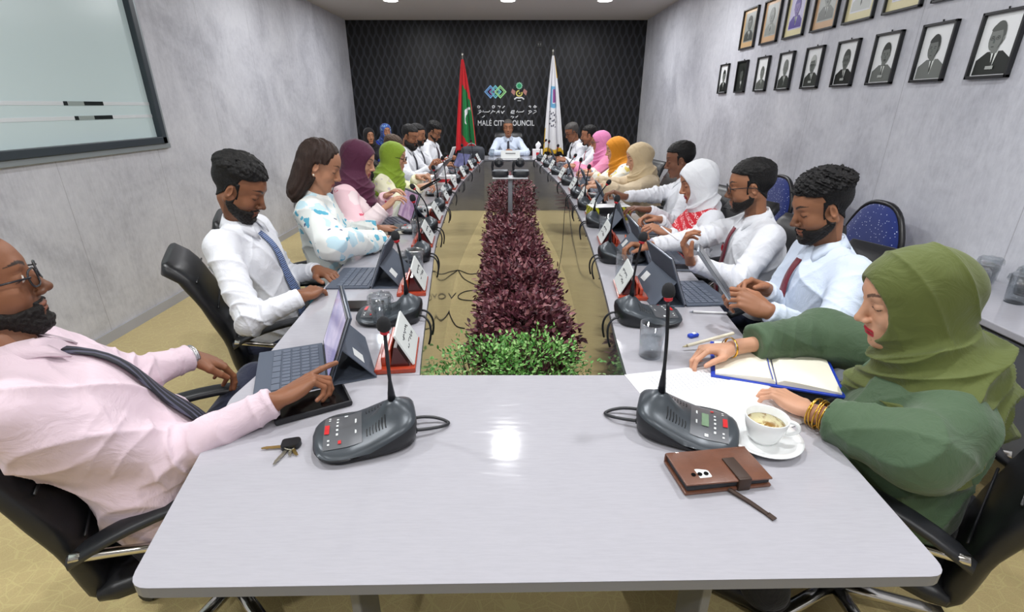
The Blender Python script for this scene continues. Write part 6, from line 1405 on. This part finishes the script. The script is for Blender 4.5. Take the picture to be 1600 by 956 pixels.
# ================================================================== FLAGS
def flag(px, top, zb, w1, label, colf, mats, lean=.0, gold=False):
    top = RZ(top); zb = RZ(zb); w1 *= KR; r = empty('flag_on_pole', (px * KR, 8.28 * KR, 0), label, 'flag'); MB().tube([(0, 0, .03), (0, 0, top)], .012, 12).build('pole', plain('pole_wood_silver', srgb(176, 172, 164), .3, .6), r, True)
    MB().lathe([(.0, top + .06), (.012, top + .052), (.02, top + .035), (.012, top + .012), (.008, top), (0, top)], n=16).build('finial', plain('finial_silver', srgb(200, 198, 190), .25, .8), r, True); MB().lathe([(.0, .03), (.03, .03), (.15, .012), (.15, 0), (0, 0)], n=28).build('base', M_POLE, r, auto=40)
    nu, nv = 90, 110; V = []; 
    for j in range(nv + 1):
        v = j / nv; z = top - .04 - (top - .04 - zb) * v; W3 = .03 + (w1 - .03) * v ** .8
        for i in range(nu + 1):
            u = i / nu; ph = u * 15 + .4 * math.sin(v * 3); x = (u - .42 - lean * v) * W3 + .25 * W3 / 8 * math.sin(ph * 2 + .8); yy = -.03 - .05 * v ** .6 * math.sin(ph) - .02 * math.sin(ph * 2.1 + 1); zz = z - .10 * v * (u - .5) ** 2 * 2 + (.03 * math.sin(u * 9) * v)
            V.append((x, yy, zz))
    F = []; fm = []
    for j in range(nv):
        for i in range(nu): F.append((j * (nu + 1) + i, j * (nu + 1) + i + 1, (j + 1) * (nu + 1) + i + 1, (j + 1) * (nu + 1) + i)); fm.append(colf((i + .5) / nu, (j + .5) / nv))
    o = raw('cloth', V, F, mats, r, True, fm); md = o.modifiers.new('t', 'SOLIDIFY'); md.thickness = .003
    return r
FR, FG, FW = fabric('flag_red', srgb(206, 18, 34), .6), fabric('flag_green', srgb(0, 122, 60), .6), fabric('flag_white', srgb(236, 236, 240), .6)
def maldives(u, v):
    a = .62 * (v - .30) / .5                      # green field as it hangs slanted
    inside = (v > .25 + .20 * max(0, u - .30)) and (v < .93 - .28 * max(0, .75 - u)) and (u > .24 + .1 * max(0, v - .6)) and (u < .98 - .0 * v) and not (u > .80 and v < .42)
    cx, cy = .72, .60; d1 = ((u - cx) / .28) ** 2 + ((v - cy) / .095) ** 2; d2 = ((u - cx - .10) / .27) ** 2 + ((v - cy - .032) / .095) ** 2
    if d1 < 1 and d2 > 1 and inside: return 2
    return 1 if inside else 0
flag(-.745, 2.07, .72, .36, 'red and green flag with white crescent hanging left of the wall sign', maldives, [FR, FG, FW], .05)
FY, FBL, FPK = fabric('flag_fringe_gold', srgb(226, 182, 40), .5), fabric('flag_print_blue', srgb(110, 176, 214), .6), fabric('flag_print_purple', srgb(140, 64, 140), .6); FINK = fabric('flag_print_dark', srgb(60, 64, 84), .6)
def councilflag(u, v):
    if v > .955 or (u > .965 and v < .22) or (u < .05 and v > .72): return 1
    if .30 < v < .52 and .34 < u < .74: return 3 if (.46 < u < .66 and .33 < v < .46) else (2 if (abs(u - .54) > .13 or v < .325 or v > .475) else 0)
    if .55 < v < .72 and .22 < u < .70 and (math.sin(u * 47 + v * 20) * math.sin(v * 120 + u * 11) > .35): return 4
    return 0
flag(.615, 2.12, .70, .34, 'white flag with gold fringe and blue emblem hanging right of the wall sign', councilflag, [FW, FY, FBL, FPK, FINK], -.04)

# ================================================================== WALL SIGN
sg_ = empty('wall_sign', (-.107, YB, 1.1), 'white raised council lettering with two coloured emblems on the dark wall', 'sign'); M_SIGN = plain('sign_white', srgb(238, 240, 244), .4)
fc = bpy.data.curves.new('lettering', 'FONT'); fc.body = 'MALÉ CITY COUNCIL'; fc.size = .118 * KR; fc.extrude = .006; fc.align_x = 'CENTER'; fc.space_character = 1.04; fc.offset = .0010; fo = bpy.data.objects.new('latin_lettering', fc); COL.objects.link(fo); fo.data.materials.append(M_SIGN); fo.parent = sg_; fo.rotation_euler = (math.pi / 2, 0, 0); fo.name = 'latin_text_curve'
fo.location = (0, -.008, RZ(1.085) - 1.1); bpy.context.view_layer.update(); wd = fo.dimensions.x; fo.scale = (.925 * KR / max(wd, .01), 1, 1); bpy.context.view_layer.update(); me_ = bpy.data.meshes.new_from_object(fo.evaluated_get(bpy.context.evaluated_depsgraph_get())); fm_ = bpy.data.objects.new('latin_lettering', me_); COL.objects.link(fm_); fm_.parent = sg_; fm_.location = fo.location; fm_.rotation_euler = fo.rotation_euler; fm_.scale = fo.scale; bpy.data.objects.remove(fo)
def strokes(name, L, mt, org, sc, r_, parent, y0=-.008):
    m = MB()
    for s in L: m.tube([(org[0] + x * sc, y0, org[1] - y * sc) for x, y in s], r_, 6)
    return m.build(name, mt, parent, True)
# the upper script line, traced stroke by stroke (image pixels of an enlargement, 1 px = 1/15.7 photo px)
TH = [[(95, 110), (125, 100), (155, 115), (150, 145), (115, 150), (97, 128), (110, 108)], [(120, 205), (170, 200), (185, 225), (160, 245), (95, 290)], [(125, 225), (160, 245)],
      [(205, 245), (235, 205), (240, 240), (360, 235), (385, 205)], [(195, 352), (225, 350), (262, 315)], [(440, 120), (465, 98), (500, 105), (495, 140), (460, 152), (445, 125)], [(395, 278), (440, 235), (460, 200), (475, 230), (515, 225)],
      [(575, 100), (600, 115), (635, 108), (615, 150)], [(535, 272), (570, 225), (600, 200), (610, 270)], [(575, 240), (605, 238)], [(680, 155), (740, 105)], [(655, 215), (665, 262), (735, 210)], [(665, 262), (700, 265)],
      [(875, 262), (905, 210), (965, 205), (960, 240), (920, 235)], [(875, 262), (965, 272)], [(880, 350), (905, 330), (935, 350), (910, 378), (940, 352), (950, 335)], [(905, 235), (900, 262)],
      [(1010, 245), (1040, 205), (1045, 240), (1160, 235), (1190, 205)], [(990, 352), (1015, 350), (1050, 318)], [(1300, 118), (1330, 100), (1355, 115), (1325, 128), (1350, 145)], [(1290, 288), (1330, 250), (1300, 210), (1350, 205), (1375, 230), (1330, 250)],
      [(1415, 125), (1440, 95), (1490, 120), (1450, 150), (1415, 125)], [(1440, 105), (1480, 140)], [(1400, 275), (1485, 225), (1470, 200), (1425, 205)]]
kx = 1 / 15.69 * .01082 * KR
strokes('script_lettering', TH, M_SIGN, ((-.564 + .10) * KR - 90 * kx, at(746, 158, Y=YB).z - 1.1), kx, .0075, sg_)
em = empty('wall_emblem', (-.29, YB, 1.6), 'interlaced blue, green and purple diamond emblem on the dark wall', 'emblem')
def lozenge(m, cx, cz, a, th, y0, y1):
    o = [(cx - a, cz), (cx, cz - a), (cx + a, cz), (cx, cz + a)]; k = (a - th) / a; i = [(cx + (x - cx) * k, cz + (z - cz) * k) for x, z in o]
    for q in range(4):
        p = [o[q], o[(q + 1) % 4], i[(q + 1) % 4], i[q]]; m.add([(x, y0, z) for x, z in p] + [(x, y1, z) for x, z in p], [(0, 1, 2, 3), (7, 6, 5, 4), (0, 4, 5, 1), (1, 5, 6, 2), (2, 6, 7, 3), (3, 7, 4, 0)])
CB, CC, CG, CP = plain('emblem_blue', srgb(120, 170, 224), .4), plain('emblem_aqua', srgb(116, 200, 214), .4), plain('emblem_lime', srgb(160, 222, 150), .4), plain('emblem_purple', srgb(148, 56, 146), .4)
ez = at(775, 143.5, Y=YB).z - 1.6
for k, (dx, mt) in enumerate(((-.085, CB), (.0, CC), (.085, CG))):
    m = MB(); lozenge(m, dx + .005, ez, .108, .026, -.004 - .003 * k, -.010 - .003 * k); lozenge(m, dx + .005, ez, .072, .014, -.004 - .003 * k, -.009 - .003 * k); m.build('diamond', mt, em)
m = MB(); m.tube([(-.055, -.02, ez + .045), (-.10, -.02, ez), (-.055, -.02, ez - .045)], .011, 4); m.tube([(-.035, -.02, ez), (-.015, -.02, ez)], .010, 6); m.build('chevron', CP, em); MB().tube([(.03, -.021, ez), (.045, -.021, ez)], .009, 6).build('dot', plain('emblem_navy', srgb(28, 34, 60), .4), em); MB().tube([(-.004, -.021, ez - .045), (.01, -.021, ez - .045)], .009, 6).build('green_dot', plain('emblem_green', srgb(24, 158, 92), .4), em)
cr = empty('wall_crest', (.124, YB, 1.6), 'small crest with green rosette, yellow crescent, flags and white ribbon on the wall', 'emblem'); q0 = at(811, 134, Y=YB).z - 1.6
m = MB(); star = [((.062 if k % 2 == 0 else .044) * math.cos(k * math.pi / 12), (.062 if k % 2 == 0 else .044) * math.sin(k * math.pi / 12)) for k in range(24)]; m.add([(x, -.010, q0 + z) for x, z in star] + [(x, -.002, q0 + z) for x, z in star], [tuple(range(24)), tuple(range(47, 23, -1))] + [(i, 24 + i, 24 + (i + 1) % 24, (i + 1) % 24) for i in range(24)]); m.build('rosette', plain('crest_pale_green', srgb(150, 220, 186), .4), cr); MB().lathe([(0, 0), (.036, 0), (.036, .012), (0, .012)], (0, -.004, q0), 20, Matrix.Rotation(math.pi / 2, 3, 'X')).build('rosette_core', plain('crest_green', srgb(14, 152, 96), .4), cr)
z1 = at(811, 146, Y=YB).z - 1.6; m = MB(); m.tube([(.048 * math.cos(a), -.010, z1 + .042 * math.sin(a)) for a in [R_(-60 + 12 * k) - math.pi / 2 * 0 + math.pi * 0.83 for k in range(26)]], .011, 6); m.tube([(-.012, -.012, z1), (.02, -.012, z1 + .012), (.0, -.012, z1 - .014), (.004, -.012, z1 + .02), (.018, -.012, z1 - .012)], .006, 5); m.build('crescent', plain('crest_yellow', srgb(232, 222, 120), .4), cr)
for s in (-1, 1): m = MB(); m.prism([(0, 0), (.055, -.04), (.035, -.11), (-.022, -.055)], 0, .006, Matrix.Translation((s * .10 - .018, -.004, z1 + .075)) @ Matrix.Rotation(math.pi / 2, 4, 'X')); m.build('crest_flag', plain('crest_flag_pink', srgb(178, 124, 116), .5), cr)
m = MB(); m.tube([(-.085, -.01, z1 - .095), (-.045, -.01, z1 - .066), (0, -.01, z1 - .072), (.045, -.01, z1 - .066), (.085, -.01, z1 - .095)], .013, 6); m.tube([(-.03, -.01, z1 - .115), (.03, -.01, z1 - .115)], .006, 6); m.build('ribbon', M_SIGN, cr)
# ================================================================== WATCH AND JEWELLERY (worn: parts of the person)
def ring_on(person, c, ax, r_, t_, name, mt, n=22, squash=1.0, up=None):
    c = np.array(c, float); ax = unit(ax); u = unit(np.cross(ax, (0.1, .2, 1))); w = np.cross(ax, u)
    MB().tube([Vector(c + (u * math.cos(a) * squash + w * math.sin(a)) * r_) for a in [2 * math.pi * k / n for k in range(n + 1)]], t_, 7, False).build(name, mt, person['P'], True, True)
M_GOLD = plain('gold', srgb(226, 176, 72), .22, .95); M_STEELW = plain('watch_steel', srgb(196, 196, 198), .25, .9)
po = PEOPLE['olive']; ax = unit(po['wr'][0] - po['el'][0])
for k in range(6): ring_on(po, po['wr'][0] - ax * (.012 + .0085 * k) + np.array([0, 0, .001 * (k % 2)]), ax + np.array([.05 * math.sin(k * 2), 0, .06 * math.cos(k * 3)]), .0345 + .0015 * (k % 3), .0021, 'bangle', M_GOLD)
ax2 = unit(po['wr'][1] - po['el'][1]); ring_on(po, po['wr'][1] - ax2 * .005, ax2, .030, .0032, 'bracelet', M_GOLD); ring_on(po, po['wr'][1] + ax2 * .004, ax2 + np.array([.2, 0, .2]), .031, .0018, 'bracelet', M_STEELW)
pk = PEOPLE['pink']; ax = unit(pk['wr'][0] - pk['el'][0])
for s in (-1, 0, 1): ring_on(pk, pk['wr'][0] + ax * (-.006 + .0055 * s), ax, .0315, .0038, 'watch_strap', M_STEELW)
sp_ = PEOPLE['specs']; ax = unit(sp_['wr'][0] - sp_['el'][0]); fl = PEOPLE['floral']
m = MB(); m.lathe([(0, -.005), (.004, -.003), (.005, 0), (.004, .003), (0, .005)], Vector(np.array([-.004, -.084, -.036]) @ fl['HR'] + fl['head']), 12); m.build('earring', plain('pearl', srgb(236, 226, 206), .2), fl['P'], True, True)

for o in list(SC.objects):
    if o.parent is None and o.get('category') in ('microphone', 'name plate', 'tablet', 'phone', 'case', 'pen', 'glass', 'paper', 'notebook', 'dongle', 'saucer', 'cup', 'wallet', 'keys', 'plate', 'tissue box', 'box', 'bag', 'camera'):
        o.scale = (K, K, K); o.location.z = TZ + (o.location.z - TZ) * (K if o.location.z < TZ + .05 else 1)
